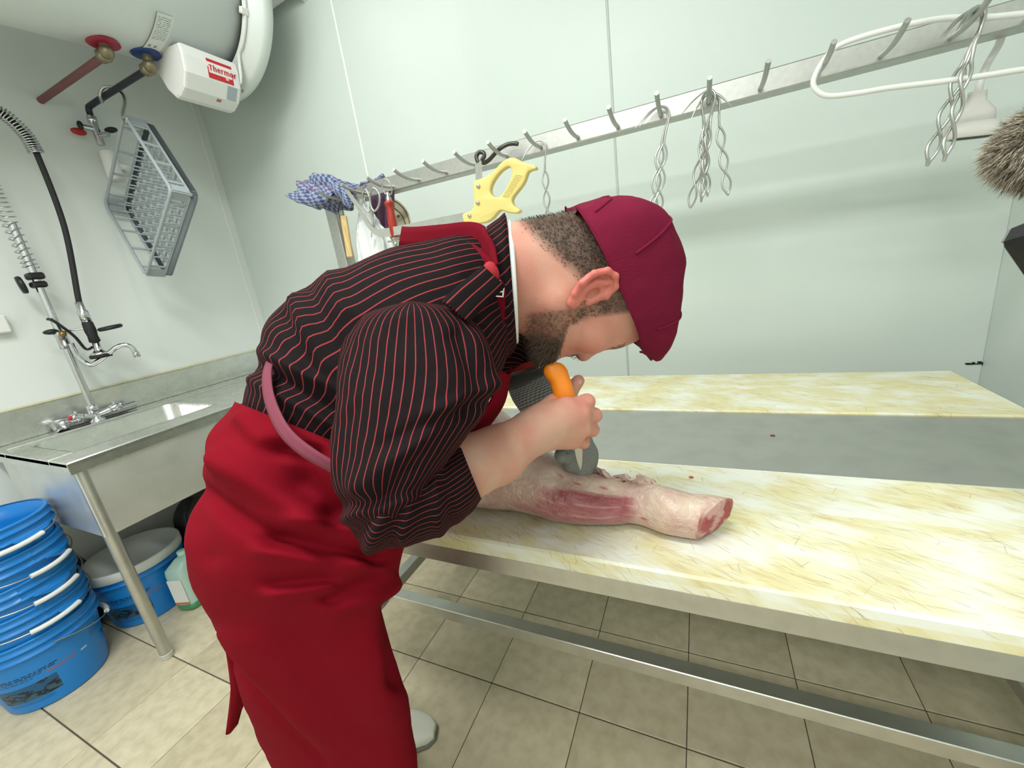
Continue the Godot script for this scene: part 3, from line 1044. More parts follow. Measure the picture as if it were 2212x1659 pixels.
func cord():
	var t := thing("extension_cord", "white extension cord looped over the right end of the rail with a socket hanging down", "cord")
	var st := S()
	tube(st, cr([V(0.7064,1.6745,-1.4), V(0.6266,1.6925,-1.4), V(0.5638,1.7022,-1.39), V(0.4921,1.7195,-1.38), V(0.4199,1.7219,-1.36), V(0.3431,1.7239,-1.36), V(0.2989,1.7201,-1.37), V(0.2749,1.6976,-1.38), V(0.261,1.6656,-1.38), V(0.2688,1.6438,-1.38), V(0.2921,1.6257,-1.38), V(0.3395,1.617,-1.38), V(0.4087,1.6108,-1.38), V(0.4904,1.5995,-1.38), V(0.5594,1.5911,-1.38), V(0.6326,1.5842,-1.38), V(0.6925,1.5753,-1.38)], 6), 0.0062, 12)
	obj("cable", st, M.white_plastic, t)
	st = S()
	tube(st, cr([V(0.6524,1.7099,-1.53), V(0.6506,1.6784,-1.53), V(0.6352,1.6406,-1.53), V(0.6281,1.6089,-1.53), V(0.6271,1.5787,-1.53)], 5), 0.0075, 12)
	obj("lead", st, M.white_plastic, t)
	var A := V(0.626,1.5869,-1.53)
	var B := V(0.6255,1.4856,-1.53)
	var d := (B - A)
	st = S()
	var rings := []
	var x := V(1, -0.12, 0.1).normalized()
	var prof := [[0.0, 0.016, 0.012], [0.06, 0.0165, 0.0125], [0.08, 0.014, 0.011], [0.1, 0.0175, 0.013], [0.13, 0.0145, 0.011], [0.15, 0.018, 0.0135], [0.18, 0.016, 0.013], [0.24, 0.02, 0.016], [0.42, 0.035, 0.02], [0.66, 0.038, 0.021], [0.67, 0.046, 0.026], [0.97, 0.05, 0.028], [1.0, 0.047, 0.026]]
	for p in prof: rings.append(ring_of(A + d * p[0], x * p[1], V(0, 0, p[2]), 24, 3.0))
	loft(st, rings)
	obj("socket", st, mat(216, 214, 208, 0.45), t)
	st = S(false)
	box(st, A + d * 1.003, V(0.07, 0.002, 0.03), 0.0008, Basis(x, -d.normalized(), x.cross(-d.normalized())))
	obj("socket_face", st, M.black, t)


# ---------------------------------------------------------------- things at the right edge
func right_side():
	var st := S(false)
	box(st, V(0.872,1.6575,-1.9392), V(0.024, 0.1, 0.06), 0.004)
	var t = tag(obj("wall_box", st, M.white_plastic), "small white electrical box on the right wall behind the furry microphone", "box")
	# black scuffs on the wall at the board's corner
	st = S(false)
	var rng := RandomNumberGenerator.new()
	rng.seed = 3
	for i in 7:
		var p: Vector3 = V(0.8465,0.8024,-1.868).lerp(V(0.8906,0.7995,-1.868), i / 6.0)
		box(st, p + V(0, rng.randfn() * 0.003, 0), V(0.008 + rng.randf() * 0.012, 0.003 + rng.randf() * 0.006, 0.002), 0.0005)
	tag(obj("scuff_mark", st, M.black), "black scuff marks on the wall at the far corner of the back board", "mark")
	# video camera with its furry microphone, held at the right edge of the view
	var o := V(0.4212,1.244,-0.7768)
	t = thing("video_camera", "black video camera with a furry grey brown microphone windscreen at the right edge", "camera")
	st = S(false)
	var X := V(0.9086,-0.1331,-0.3959)
	var Y := V(0.0082,0.9534,-0.3017)
	var F := V(-0.4176,-0.2709,-0.8673)
	var poly := [V(0.3379,1.2765,-0.7238), V(0.3464,1.2905,-0.7322), V(0.3796,1.2998,-0.7511), V(0.4729,1.3078,-0.7985), V(0.4714,1.1287,-0.7418), V(0.4043,1.1603,-0.7194), V(0.3389,1.2699,-0.7222)]
	var pl := []
	for p in poly:
		var q: Vector3 = p - o
		pl.append(Vector2(q.dot(X), q.dot(Y)))
	extrude(st, pl, Transform3D(Basis(X, Y, -F), o - F * 0.02), 0.05, 0.004)
	obj("body", st, M.black, t)
	st = S(false)
	pl = []
	for p in [V(0.3379,1.2765,-0.7238), V(0.3463,1.29,-0.732), V(0.3796,1.2992,-0.7509), V(0.4729,1.3073,-0.7984), V(0.4728,1.2959,-0.7948), V(0.3795,1.2851,-0.7464), V(0.3431,1.2741,-0.7255)]:
		var q: Vector3 = p - o
		pl.append(Vector2(q.dot(X), q.dot(Y)))
	extrude(st, pl, Transform3D(Basis(X, Y, -F), o - F * 0.018), 0.055, 0.003)
	obj("top_edge", st, mat(120, 118, 118, 0.4), t)
	st = S()
	tube(st, [V(0.4833,1.1308,-0.7828), V(0.4833,1.1308,-0.7828) + V(0, -0.25, 0)], 0.012, 12)
	obj("grip", st, M.black_rubber, t)
	st = S()
	tube(st, [V(0.4909,1.3717,-0.8617), V(0.49,1.2681,-0.8289)], 0.012, 12)
	obj("mount", st, M.black, t)
	# windscreen: a soft core with hairs
	var c := V(0.4498,1.3904,-0.8478)
	st = S()
	ball(st, c, V(0.072, 0.05, 0.05), 18)
	var wind := obj("windscreen", st, mat(120, 110, 96, 0.95), t)
	var tones := [[128, 118, 102], [170, 158, 138], [198, 188, 170], [92, 84, 74], [214, 206, 190]]
	for k in 5:
		rng.seed = 80 + k
		st = S(false)
		for i in 2600:
			var d := V(rng.randfn(), rng.randfn(), rng.randfn()).normalized()
			var b := c + V(d.x * 0.07, d.y * 0.048, d.z * 0.048)
			var ln := 0.012 + rng.randf() * 0.016
			var dr := (d + V(rng.randfn(), rng.randfn() - 0.9, rng.randfn()) * 0.3).normalized()
			var sd := dr.cross(V(rng.randfn(), rng.randfn(), rng.randfn())).normalized() * 0.0006
			var s2 := dr.cross(sd.normalized()) * 0.0006
			var m := b + dr * ln * 0.55 + V(0, -0.001, 0)
			var e := b + dr * ln + V(0, -0.004, 0)
			tri(st, b - sd, b + sd, m)
			tri(st, b - s2, b + s2, m)
			tri(st, m - sd * 0.8, m + sd * 0.8, e)
		var h := obj("fur", st, mat(tones[k][0], tones[k][1], tones[k][2], 0.9), t)
		h.set_meta("kind", "stuff")
	# switch box at the left edge of the view
	st = S(false)
	box(st, V(-2.68,1.3877,-0.7007), V(0.04, 0.075, 0.06), 0.006)
	tag(obj("switch_box", st, M.white_plastic), "white surface mounted switch box on the grey wall left of the tap", "box")


# ---------------------------------------------------------------- water heater, its pipes, the drain pipe
const HX := -2.09
const HY := 2.69
const HR := 0.30

func heater():
	var t := thing("water_heater", "big white horizontal water heater hanging over the sink", "water heater")
	var st := S()
	var ax := Transform3D(Basis(Vector3.RIGHT, PI / 2), V(HX, HY, 0))     # local y along +z
	var tilt := Transform3D(Basis(), V(HX, HY, -1.3)) * Transform3D(Basis(Vector3.RIGHT, 0.09), Vector3.ZERO) * Transform3D(Basis(Vector3.RIGHT, PI / 2), V(0, 0, 1.3))
	lathe(st, [Vector2(0, -1.60), Vector2(HR, -1.60), Vector2(HR, 0.05), Vector2(HR - 0.02, 0.08), Vector2(HR * 0.7, 0.13), Vector2(0, 0.15)], tilt, 64)
	obj("tank", st, M.white_paint, t)
	st = S()
	lathe(st, [Vector2(0, -1.68), Vector2(0.36, -1.68), Vector2(0.372, -1.674), Vector2(0.374, -1.64), Vector2(0.366, -1.625), Vector2(HR + 0.02, -1.60), Vector2(HR, -1.58)], ax, 64)
	obj("end_flange", st, M.white_paint, t)
	st = S()
	lathe(st, [Vector2(0, 0), Vector2(0.008, 0), Vector2(0.006, 0.004), Vector2(0, 0.005)], up_to(V(-2.0094,2.3257,-1.632), Vector3.BACK), 10)
	obj("screw", st, M.zinc, t)
	# terminal cover: a rounded box below the tank, lengthwise
	var za := -1.335
	var zb := -1.575
	var prof := [Vector2(-1.938, 2.40), Vector2(-1.935, 2.362), Vector2(-1.948, 2.30), Vector2(-1.985, 2.25), Vector2(-2.03, 2.228), Vector2(-2.06, 2.228), Vector2(-2.10, 2.27), Vector2(-2.135, 2.35), Vector2(-2.135, 2.42)]
	var rings := []
	for z in [[-1.333, 0.93], [-1.337, 0.985], [-1.345, 1.0], [-1.565, 1.0], [-1.573, 0.985], [-1.577, 0.93]]:
		var ring := PackedVector3Array()
		var sm := prof
		for p in sm:
			var c := Vector2(-2.035, 2.36)
			var q: Vector2 = c + (p - c) * z[1]
			ring.append(V(q.x, q.y, z[0]))
		rings.append(ring)
	st = S(false)
	loft(st, rings)
	obj("terminal_cover", st, M.white_plastic, t)
	var cover = t.get_node("terminal_cover")
	# red label with white field and lettering on the cover's upright side
	var lab := func(a: Vector3, b: Vector3, c: Vector3, d: Vector3, m: Material, called: String, lift: float):
		var s2 := S(false)
		var n := (b - a).cross(d - a).normalized()
		if n.x < 0: n = -n
		var h := [a + n * lift, b + n * lift, c + n * lift, d + n * lift]
		face(s2, h, n)
		face(s2, [a, b, c, d], -n)
		for i in 4: face(s2, [[a, b, c, d][i], [a, b, c, d][(i + 1) % 4], h[(i + 1) % 4], h[i]], ([a, b, c, d][i] + [a, b, c, d][(i + 1) % 4]) / 2 - (a + b + c + d) / 4)
		return obj(called, s2, m, t)
	# the side runs through these points of the profile: (x, y) 1 to 2
	var side := func(u: float, v: float) -> Vector3:     # u along z from near to far, v down the side in metres
		var a := Vector2(-1.9345, 2.398)
		var b := Vector2(-1.9345, 2.362)
		var c := Vector2(-1.9475, 2.30)
		var p: Vector2 = a.lerp(b, v / 0.036) if v < 0.036 else b.lerp(c, (v - 0.036) / 0.0634)
		return V(p.x, p.y, lerpf(za, zb, u))
	lab.call(side.call(0.4, 0.022), side.call(0.86, 0.022), side.call(0.86, 0.094), side.call(0.4, 0.094), M.red, "label", 0.0012)
	lab.call(side.call(0.42, 0.036), side.call(0.84, 0.036), side.call(0.84, 0.074), side.call(0.42, 0.074), M.white_plastic, "label_field", 0.0018)
	var tx := func(text: String, at: Vector3, size: float, m: Material):
		var tm := TextMesh.new()
		var f := SystemFont.new()
		f.font_names = PackedStringArray(["Droid Sans"])
		f.font_weight = 700
		tm.font = f
		tm.text = text
		tm.font_size = 32
		tm.pixel_size = size / 24.0
		tm.depth = 0.0015
		var o := MeshInstance3D.new()
		o.mesh = tm
		o.material_override = m
		var dn: Vector3 = (side.call(0.5, 0.08) - side.call(0.5, 0.03)).normalized()
		var rt := Vector3.FORWARD
		o.transform = Transform3D(Basis(rt, -dn, rt.cross(-dn)), at + V(0.0022, 0.0006, 0))
		o.name = "lettering"
		t.add_child(o, true)
	tx.call("Thermor", side.call(0.67, 0.056), 0.022, M.red)
	lab.call(side.call(0.71, 0.073), side.call(0.77, 0.073), side.call(0.77, 0.083), side.call(0.71, 0.083), mat(236, 180, 180, 0.4), "label_mark", 0.0018)
	# grey energy sticker and small red mark lower on the cover
	var low := func(u: float, v: float) -> Vector3:
		var a := Vector2(-1.9475, 2.30)
		var b := Vector2(-1.985, 2.25)
		var c := Vector2(-2.03, 2.228)
		var p: Vector2 = a.lerp(b, v) if v < 1.0 else b.lerp(c, v - 1.0)
		return V(p.x + 0.0006, p.y - 0.0004, lerpf(za, zb, u))
	lab.call(low.call(0.74, 0.05), low.call(0.92, 0.05), low.call(0.92, 0.95), low.call(0.74, 0.95), mat(168, 176, 184, 0.4), "sticker", 0.001)
	lab.call(low.call(0.58, 1.15), low.call(0.66, 1.15), low.call(0.66, 1.45), low.call(0.58, 1.45), mat(190, 110, 104, 0.4), "mark", 0.001)
	# rating plate on the tank
	st = S()
	var rows := []
	for j in 7:
		var row := []
		for i in 3:
			var a := -1.52 + 0.66 * (j / 6.0)
			row.append(V(HX + (HR + 0.004) * cos(a), HY - 0.09 * (lerpf(-1.255, -1.315, i / 2.0) + 1.3) + (HR + 0.004) * sin(a), lerpf(-1.255, -1.315, i / 2.0)))
		rows.append(row)
	sheet(st, rows)
	var mp := mat(255, 255, 255, 0.4)
	var im := Image.create(64, 128, false, Image.FORMAT_RGB8)
	im.fill(Color(0.86, 0.88, 0.87))
	var rng := RandomNumberGenerator.new()
	rng.seed = 12
	for y in range(58, 122, 5):
		for x in range(6, 58):
			if rng.randf() < 0.55: im.fill_rect(Rect2i(x, y, 1, 2), Color(0.4, 0.42, 0.44))
	for k in 4: im.fill_rect(Rect2i(10 + (k % 2) * 22, 8 + (k / 2) * 20, 10, 9), Color(0.25, 0.25, 0.4) if k == 0 else Color(0.55, 0.57, 0.58))
	mp.albedo_texture = ImageTexture.create_from_image(im)
	obj("rating_plate", st, mp, t)
	# coloured flanges and elbow fittings
	for k in 2:
		var z: float = [-1.14, -1.285][k]
		st = S()
		lathe(st, [Vector2(0.012, 0.0), Vector2(0.045, -0.002), Vector2(0.052, 0.002), Vector2(0.05, 0.01), Vector2(0.02, 0.014), Vector2(0.012, 0.014)], Transform3D(Basis(), V(HX, HY - HR - 0.008 - 0.1 * (z + 1.3), z)), 24)
		obj("pipe_collar", st, [mat(150, 24, 52, 0.4), mat(26, 56, 120, 0.4)][k], t)
		st = S()
		var mb := mat(138, 128, 104, 0.4, 0.6)
		rod(st, V(HX, HY - HR + 0.01, z), V(HX, 2.345, z), 0.017, 16)
		ball(st, V(HX, 2.342, z), V(0.024, 0.024, 0.024), 14)
		lathe(st, [Vector2(0, 0), Vector2(0.023, 0), Vector2(0.026, 0.004), Vector2(0.026, 0.022), Vector2(0.022, 0.03), Vector2(0, 0.03)], up_to(V(HX - 0.012, 2.337, z), Vector3.LEFT), 6)
		obj("elbow_fitting", st, mb, t)
	# cable clipped along the tank's end
	st = S()
	var pts := []
	pts.append(V(-1.9792,2.337,-1.56))
	pts.append(V(-1.9511,2.3328,-1.585))
	for i in 15:
		var a := -0.98 + i * 0.12
		pts.append(V(HX + (HR + 0.012) * cos(a), HY + (HR + 0.012) * sin(a), -1.585 + 0.0 * i))
	tube(st, cr(pts, 3), 0.007, 10)
	obj("cable", st, M.white_plastic, t)
	for a in [-0.42, 0.12]:
		st = S(false)
		box(st, V(HX + (HR + 0.01) * cos(a), HY + (HR + 0.01) * sin(a), -1.58), V(0.02, 0.026, 0.034), 0.003, Basis(Vector3.BACK, a))
		obj("cable_clip", st, M.white_plastic, t)
	# hot pipe to the wall
	var mh := mat(120, 72, 72, 0.5)
	st = S()
	rod(st, V(XL, 2.336, -1.14), V(HX - 0.04, 2.336, -1.14), 0.0135, 16)
	tag(obj("hot_pipe", st, mh), "dull red hot water pipe running from the heater into the wall", "pipe")
	# cold pipe with its valve group
	t = thing("cold_pipe", "black cold water pipe from the heater with a safety valve at the wall", "pipe")
	st = S()
	tube(st, cr([V(HX - 0.04, 2.336, -1.285), V(-2.3, 2.336, -1.285), V(-2.6, 2.334, -1.285), V(-2.645, 2.328, -1.285), V(-2.652, 2.3, -1.285)], 5), 0.0125, 14)
	obj("pipe", st, mat(34, 34, 48, 0.45), t)
	var q := V(-2.652, 2.30, -1.285)
	st = S()
	lathe(st, [Vector2(0, 0), Vector2(0.016, 0), Vector2(0.02, 0.008), Vector2(0.02, 0.028), Vector2(0.014, 0.034), Vector2(0, 0.034)], Transform3D(Basis(), q + V(0, -0.034, 0)), 8)
	rod(st, q + V(0, -0.03, 0), q + V(0, -0.13, 0), 0.016, 14)
	rod(st, q + V(0, -0.06, -0.005), q + V(0.0, -0.06, 0.05), 0.012, 12)
	rod(st, q + V(0, -0.085, 0), q + V(0.05, -0.09, -0.02), 0.011, 12)
	obj("valve_body", st, M.chrome, t)
	st = S()
	ball(st, q + V(0.0, -0.085, 0.07), V(0.012, 0.016, 0.03), 12)
	obj("red_handle", st, mat(170, 32, 32, 0.4), t)
	st = S()
	ball(st, q + V(0.035, -0.062, -0.045), V(0.03, 0.013, 0.016), 12, Basis(Vector3.UP, 0.5))
	ball(st, q + V(0.0, -0.055, 0.055), V(0.012, 0.02, 0.012), 10)
	obj("black_handle", st, M.black, t)
	st = S()
	lathe(st, [Vector2(0, 0), Vector2(0.03, 0), Vector2(0.034, 0.004), Vector2(0.031, 0.13), Vector2(0.029, 0.135), Vector2(0, 0.135)], Transform3D(Basis(), q + V(0.005, -0.29, -0.01)), 20)
	tube(st, cr([q + V(0.01, -0.22, -0.01), q + V(0.01, -0.22, -0.06), q + V(0.0, -0.222, -0.075), q + V(-0.03, -0.222, -0.075)], 4), 0.016, 12)
	obj("drain_funnel", st, M.white_plastic, t)
	# white drain pipe high on the back wall
	t = thing("drain_pipe", "white plastic pipe running along the back wall from behind the heater", "pipe")
	st = S()
	rod(st, V(-2.3, 2.71, ZB + 0.055), V(0.1, 2.86, ZB + 0.055), 0.035, 24)
	obj("tube", st, M.white_plastic, t)
	st = S()
	var cc := V(-1.72, 2.746, ZB + 0.055)
	var arc := []
	for i in 17: arc.append(cc + V(0.004 * sin(i * 0.4), 0.039 * cos(TAU * i / 16), 0.039 * sin(TAU * i / 16)))
	tube(st, arc, 0.006, 8)
	rod(st, cc + V(0, 0.035, -0.05), cc + V(0, 0.052, 0.0), 0.006, 8)
	rod(st, cc + V(0, -0.035, 0.01), cc + V(0, -0.05, -0.054), 0.006, 8)
	obj("pipe_clip", st, M.white_plastic, t)

# ---------------------------------------------------------------- the sink unit
func rrect(cx, cz, hx, hz, r, y, k := 6) -> PackedVector3Array:
	var out := PackedVector3Array()
	for c in 4:
		var sx: float = [1, -1, -1, 1][c]
		var sz: float = [1, 1, -1, -1][c]
		for i in k + 1:
			var a := PI / 2 * (c + float(i) / k)
			out.append(V(cx + sx * (hx - r) + r * cos(a), y, cz + sz * (hz - r) + r * sin(a)))
	return out

func sink():
	var ms := steel(224, 0.27, 44, 2.5)
	var t := thing("sink_unit", "stainless steel sink unit with a long drainer standing at the grey wall", "sink")
	var y := 0.895
	var fx := -1.955
	var bx := XL + 0.004
	var nz := -0.515
	var fz := ZB + 0.01
	var ax := -2.10       # basin opening
	var cx := -2.50
	var az := -0.585
	var cz := -1.105
	var st := S(false)
	box2(st, V(ax, y - 0.02, fz), V(fx, y, nz), 0.004)
	box2(st, V(bx, y - 0.02, fz), V(cx, y, nz), 0.003)
	box2(st, V(cx, y - 0.02, az), V(ax, y, nz), 0.002)
	box2(st, V(cx, y - 0.02, fz), V(ax, y, cz), 0.002)
	var mx := (ax + cx) / 2
	var mz := (az + cz) / 2
	var hx := (ax - cx) / 2
	var hz := (az - cz) / 2
	var ring := rrect(mx, mz, hx, hz, 0.055, y)
	for c in 4:
		var corner := V(mx + [1, -1, -1, 1][c] * hx, y, mz + [1, 1, -1, -1][c] * hz)
		for i in 6: face(st, [corner, ring[c * 7 + i], ring[c * 7 + i + 1]], Vector3.UP)
	obj("top", st, ms, t)
	# a raised bead behind the basin
	st = S()
	rod(st, V(cx - 0.035, y + 0.002, az + 0.05), V(cx - 0.035, y + 0.002, cz - 0.7), 0.006, 8)
	obj("raised_bead", st, M.steel, t)
	st = S(false)
	box2(st, V(fx - 0.003, y - 0.045, fz), V(fx, y - 0.004, nz), 0.001)
	box2(st, V(bx, y - 0.045, nz - 0.003), V(fx, y - 0.004, nz), 0.001)
	obj("lip", st, ms, t)
	# backsplash
	st = S(false)
	box2(st, V(XL + 0.002, y, fz), V(XL + 0.02, y + 0.135, nz), 0.003)
	obj("backsplash", st, ms, t)
	st = S()
	rod(st, V(XL + 0.006, y + 0.137, fz), V(XL + 0.006, y + 0.137, nz), 0.005, 8)
	obj("sealant", st, mat(206, 196, 160, 0.7), t)
	# basin
	st = S()
	var rings := []
	for p in [[0.0, 0.0, 0.055], [-0.008, 0.004, 0.053], [-0.25, 0.018, 0.05], [-0.268, 0.03, 0.05], [-0.272, 0.06, 0.04]]:
		rings.append(rrect(mx, mz, hx - p[1], hz - p[1], p[2], y + p[0]))
	loft_in_y(st, rings)
	obj("basin", st, ms, t)
	st = S()
	lathe(st, [Vector2(0, 0), Vector2(0.045, 0), Vector2(0.045, 0.003), Vector2(0.03, 0.0045), Vector2(0, 0.002)], Transform3D(Basis(), V(mx, y - 0.272, mz)), 24)
	obj("drain", st, M.chrome, t)
	# outer panels
	var mp := steel(226, 0.42, 47, 1.4)
	mp.metallic = 0.8
	st = S(false)
	box2(st, V(fx - 0.02, 0.588, fz), V(fx - 0.008, y - 0.02, nz - 0.012), 0.002)
	obj("front_panel", st, mp, t)
	st = S(false)
	box2(st, V(bx + 0.06, 0.588, nz - 0.03), V(fx - 0.021, y - 0.02, nz - 0.014), 0.002)
	obj("side_panel", st, mp, t)
	# legs
	for p in [V(-1.98, 0, -0.548), V(-1.98, 0, fz + 0.06), V(bx + 0.06, 0, -0.56), V(bx + 0.06, 0, fz + 0.06)]:
		st = S()
		rod(st, p + V(0, 0.02, 0), p + V(0, 0.87 if p.x < -2.3 else 0.86, 0), 0.0205, 20)
		obj("leg", st, M.steel_dull, t)
		st = S()
		lathe(st, [Vector2(0, 0), Vector2(0.019, 0), Vector2(0.021, 0.006), Vector2(0.021, 0.02), Vector2(0.0225, 0.022), Vector2(0.0225, 0.026), Vector2(0, 0.026)], Transform3D(Basis(), p), 20)
		obj("foot", st, mat(205, 205, 198, 0.5), t)
	# loose standpipe lying on the ledge
	t = thing("standpipe", "loose chromed standpipe tube lying on the sink ledge behind the tap", "tube")
	st = S()
	var A := V(-2.625,1.0075,-0.7079)
	var B := V(-2.625,0.9387,-1.0088)
	A.y = y + 0.026
	B.y = y + 0.026
	rod(st, A, B, 0.0225, 24)
	obj("tube", st, M.chrome, t)
	st = S()
	lathe(st, [Vector2(0.0235, 0.004), Vector2(0.026, 0.0), Vector2(0.026, 0.04), Vector2(0.0235, 0.045), Vector2(0, 0.045)], up_to(A, B - A), 24)
	obj("collar", st, M.chrome, t)

func loft_in_y(st, rings: Array):
	var n: int = rings[0].size()
	var mid := Vector3.ZERO
	for p in rings[0]: mid += p / n
	for j in rings.size() - 1:
		for i in n:
			var a: Vector3 = rings[j][i]
			var b: Vector3 = rings[j][(i + 1) % n]
			var c: Vector3 = rings[j + 1][(i + 1) % n]
			var d: Vector3 = rings[j + 1][i]
			var nn := (b - a).cross(c - a)
			if nn.length() < 1e-12: nn = (c - a).cross(d - a)
			var to := mid + V(0, 0.15, 0) - a
			if nn.dot(to) > 0: quad(st, a, b, c, d)
			else: quad(st, d, c, b, a)
	var last: PackedVector3Array = rings[rings.size() - 1]
	var c := Vector3.ZERO
	for p in last: c += p / n
	for i in n: face(st, [c, last[i], last[(i + 1) % n]], Vector3.UP)

# ---------------------------------------------------------------- the pre-rinse tap
func tap():
	var t := thing("spray_tap", "tall chrome spray tap with a coiled spring and black hose behind the sink", "tap")
	var bx := -2.565
	var bz := -0.835
	var y := 0.897
	var st := S()
	# base with two star handles
	lathe(st, [Vector2(0, 0), Vector2(0.03, 0), Vector2(0.028, 0.012), Vector2(0.018, 0.02), Vector2(0.019, 0.055), Vector2(0.022, 0.06), Vector2(0.022, 0.08), Vector2(0.015, 0.086), Vector2(0, 0.086)], Transform3D(Basis(), V(bx, y, bz)), 12)
	obj("base", st, M.chrome, t)
	for s in [-1.0, 1.0]:
		var d := V(0.3, 0.28, s * 1.0).normalized()
		var o := V(bx, y + 0.03, bz)
		st = S()
		rod(st, o, o + d * 0.1, 0.013, 12)
		lathe(st, [Vector2(0, 0), Vector2(0.015, 0), Vector2(0.019, 0.006), Vector2(0.018, 0.04), Vector2(0.012, 0.044), Vector2(0, 0.044)], up_to(o + d * 0.055, d), 8)
		for k in 3:
			var e := d.cross(Vector3.UP).normalized().rotated(d, k * TAU / 3 + 0.4)
			rod(st, o + d * 0.08, o + d * 0.08 + e * 0.03, 0.006, 8)
		var h := obj("handle", st, M.chrome, t)
		st = S()
		lathe(st, [Vector2(0, 0), Vector2(0.011, 0), Vector2(0.01, 0.003), Vector2(0, 0.004)], up_to(o + d * 0.1, d), 14)
		obj("cap", st, M.red if s > 0 else mat(40, 60, 150, 0.4), h)
	st = S()
	rod(st, V(bx, y + 0.08, bz), V(bx, 1.78, bz), 0.0135, 18)
	obj("column", st, M.chrome, t)
	# collar with the swivel spout
	st = S()
	lathe(st, [Vector2(0.0136, 0), Vector2(0.02, 0), Vector2(0.02, 0.055), Vector2(0.023, 0.058), Vector2(0.023, 0.075), Vector2(0.0136, 0.08)], Transform3D(Basis(), V(bx, 1.25, bz)), 16)
	rod(st, V(bx + 0.01, 1.30, bz), V(bx + 0.035, 1.31, bz + 0.005), 0.012, 10)
	obj("collar", st, M.chrome, t)
	st = S()
	ball(st, V(bx + 0.04, 1.315, bz + 0.006), V(0.013, 0.013, 0.013), 10)
	obj("stop_screw", st, mat(150, 120, 70, 0.3, 0.9), t)
	st = S()
	tube(st, cr([V(bx + 0.022, 1.27, bz - 0.012), V(bx + 0.024, 1.21, bz - 0.016), V(bx + 0.034, 1.172, bz - 0.03), V(bx + 0.05, 1.165, bz - 0.05), V(bx + 0.09, 1.205, bz - 0.105), V(bx + 0.105, 1.222, bz - 0.13), V(bx + 0.12, 1.226, bz - 0.155), V(bx + 0.13, 1.21, bz - 0.172), V(bx + 0.134, 1.18, bz - 0.178)], 5), 0.0105, 14)
	lathe(st, [Vector2(0.0, 0), Vector2(0.013, 0), Vector2(0.0135, 0.02), Vector2(0.011, 0.024), Vector2(0, 0.024)], Transform3D(Basis(), V(bx + 0.134, 1.162, bz - 0.178)), 14)
	obj("spout", st, M.chrome, t)
	# clamp with a round black knob
	st = S(false)
	box(st, V(bx, 1.565, bz), V(0.05, 0.028, 0.05), 0.006)
	box(st, V(bx, 1.53, bz), V(0.046, 0.026, 0.046), 0.006)
	obj("clamp", st, M.black, t)
	st = S()
	lathe(st, [Vector2(0, 0), Vector2(0.034, 0), Vector2(0.037, 0.006), Vector2(0.034, 0.016), Vector2(0, 0.018)], up_to(V(bx - 0.02, 1.535, bz + 0.035), V(-0.2, -0.1, 1)), 20)
	obj("knob", st, M.black, t)
	# hose: up inside the spring, over the arc, down to the spray head
	var P := []
	for p in [V(bx, 1.6, bz), V(bx + 0.0, 1.8, bz + 0.005), V(bx + 0.0, 1.95, bz + 0.01), V(bx + 0.005, 2.1, bz + 0.005), V(bx + 0.02, 2.18, bz - 0.03), V(bx + 0.05, 2.19, bz - 0.085), V(bx + 0.06, 2.12, bz - 0.13), V(bx + 0.06, 2.05, bz - 0.142), V(bx + 0.06, 1.76, bz - 0.135), V(bx + 0.06, 1.46, bz - 0.085), V(bx + 0.06, 1.41, bz - 0.08)]: P.append(p)
	var hose := cr(P, 8)
	st = S()
	tube(st, hose.slice(16), 0.0105, 12)
	obj("hose", st, M.black_rubber, t)
	st = S()
	var sp := cr(P.slice(0, 8), 40)
	var fr := frames(sp)
	var helix := []
	var turns := 62.0
	for i in sp.size() * 2 - 1:
		var k := i / 2
		var f := (i % 2) * 0.5
		var k2 := mini(k + 1, sp.size() - 1)
		var c: Vector3 = sp[k].lerp(sp[k2], f)
		var a := TAU * turns * (k + f) / (sp.size() - 1)
		helix.append(c + (fr[k][1] * cos(a) + fr[k][2] * sin(a)) * 0.024)
	tube(st, helix, 0.0026, 6)
	obj("spring", st, M.chrome, t)
	# spray head
	var hx := bx + 0.06
	var hz := bz - 0.08
	st = S()
	lathe(st, [Vector2(0.012, 0), Vector2(0.019, 0.002), Vector2(0.019, 0.05), Vector2(0.014, 0.055), Vector2(0.014, 0.09), Vector2(0, 0.09)], Transform3D(Basis(), V(hx, 1.35, hz)), 16)
	lathe(st, [Vector2(0, 0), Vector2(0.032, 0), Vector2(0.036, 0.012), Vector2(0.022, 0.02), Vector2(0.014, 0.03), Vector2(0.014, 0.07), Vector2(0, 0.07)], Transform3D(Basis(), V(hx, 1.195, hz)), 20)
	obj("head", st, M.chrome, t)
	st = S()
	lathe(st, [Vector2(0.015, 0), Vector2(0.02, 0.004), Vector2(0.018, 0.03), Vector2(0.021, 0.055), Vector2(0.019, 0.09), Vector2(0.015, 0.096)], Transform3D(Basis(), V(hx, 1.258, hz)), 16)
	obj("grip", st, M.black_rubber, t)
	st = S()
	lathe(st, [Vector2(0.03, 0), Vector2(0.039, 0.001), Vector2(0.04, 0.014), Vector2(0.034, 0.018)], Transform3D(Basis(), V(hx, 1.186, hz)), 24)
	obj("rubber_ring", st, M.black_rubber, t)
	st = S()
	tube(st, cr([V(hx - 0.01, 1.24, hz + 0.01), V(hx - 0.03, 1.235, hz + 0.03), V(hx - 0.03, 1.30, hz + 0.05), V(hx - 0.03, 1.37, hz + 0.09), V(hx - 0.04, 1.385, hz + 0.105)], 5), 0.009, 10, true, 0.6)
	obj("lever", st, M.black, t)
	# holder arm with ring
	st = S()
	rod(st, V(bx, 1.325, bz), V(hx, 1.325, hz), 0.004, 8)
	obj("holder_arm", st, M.chrome, t)
	st = S()
	ball(st, V(bx - 0.005, 1.33, bz + 0.02), V(0.022, 0.012, 0.03), 12)
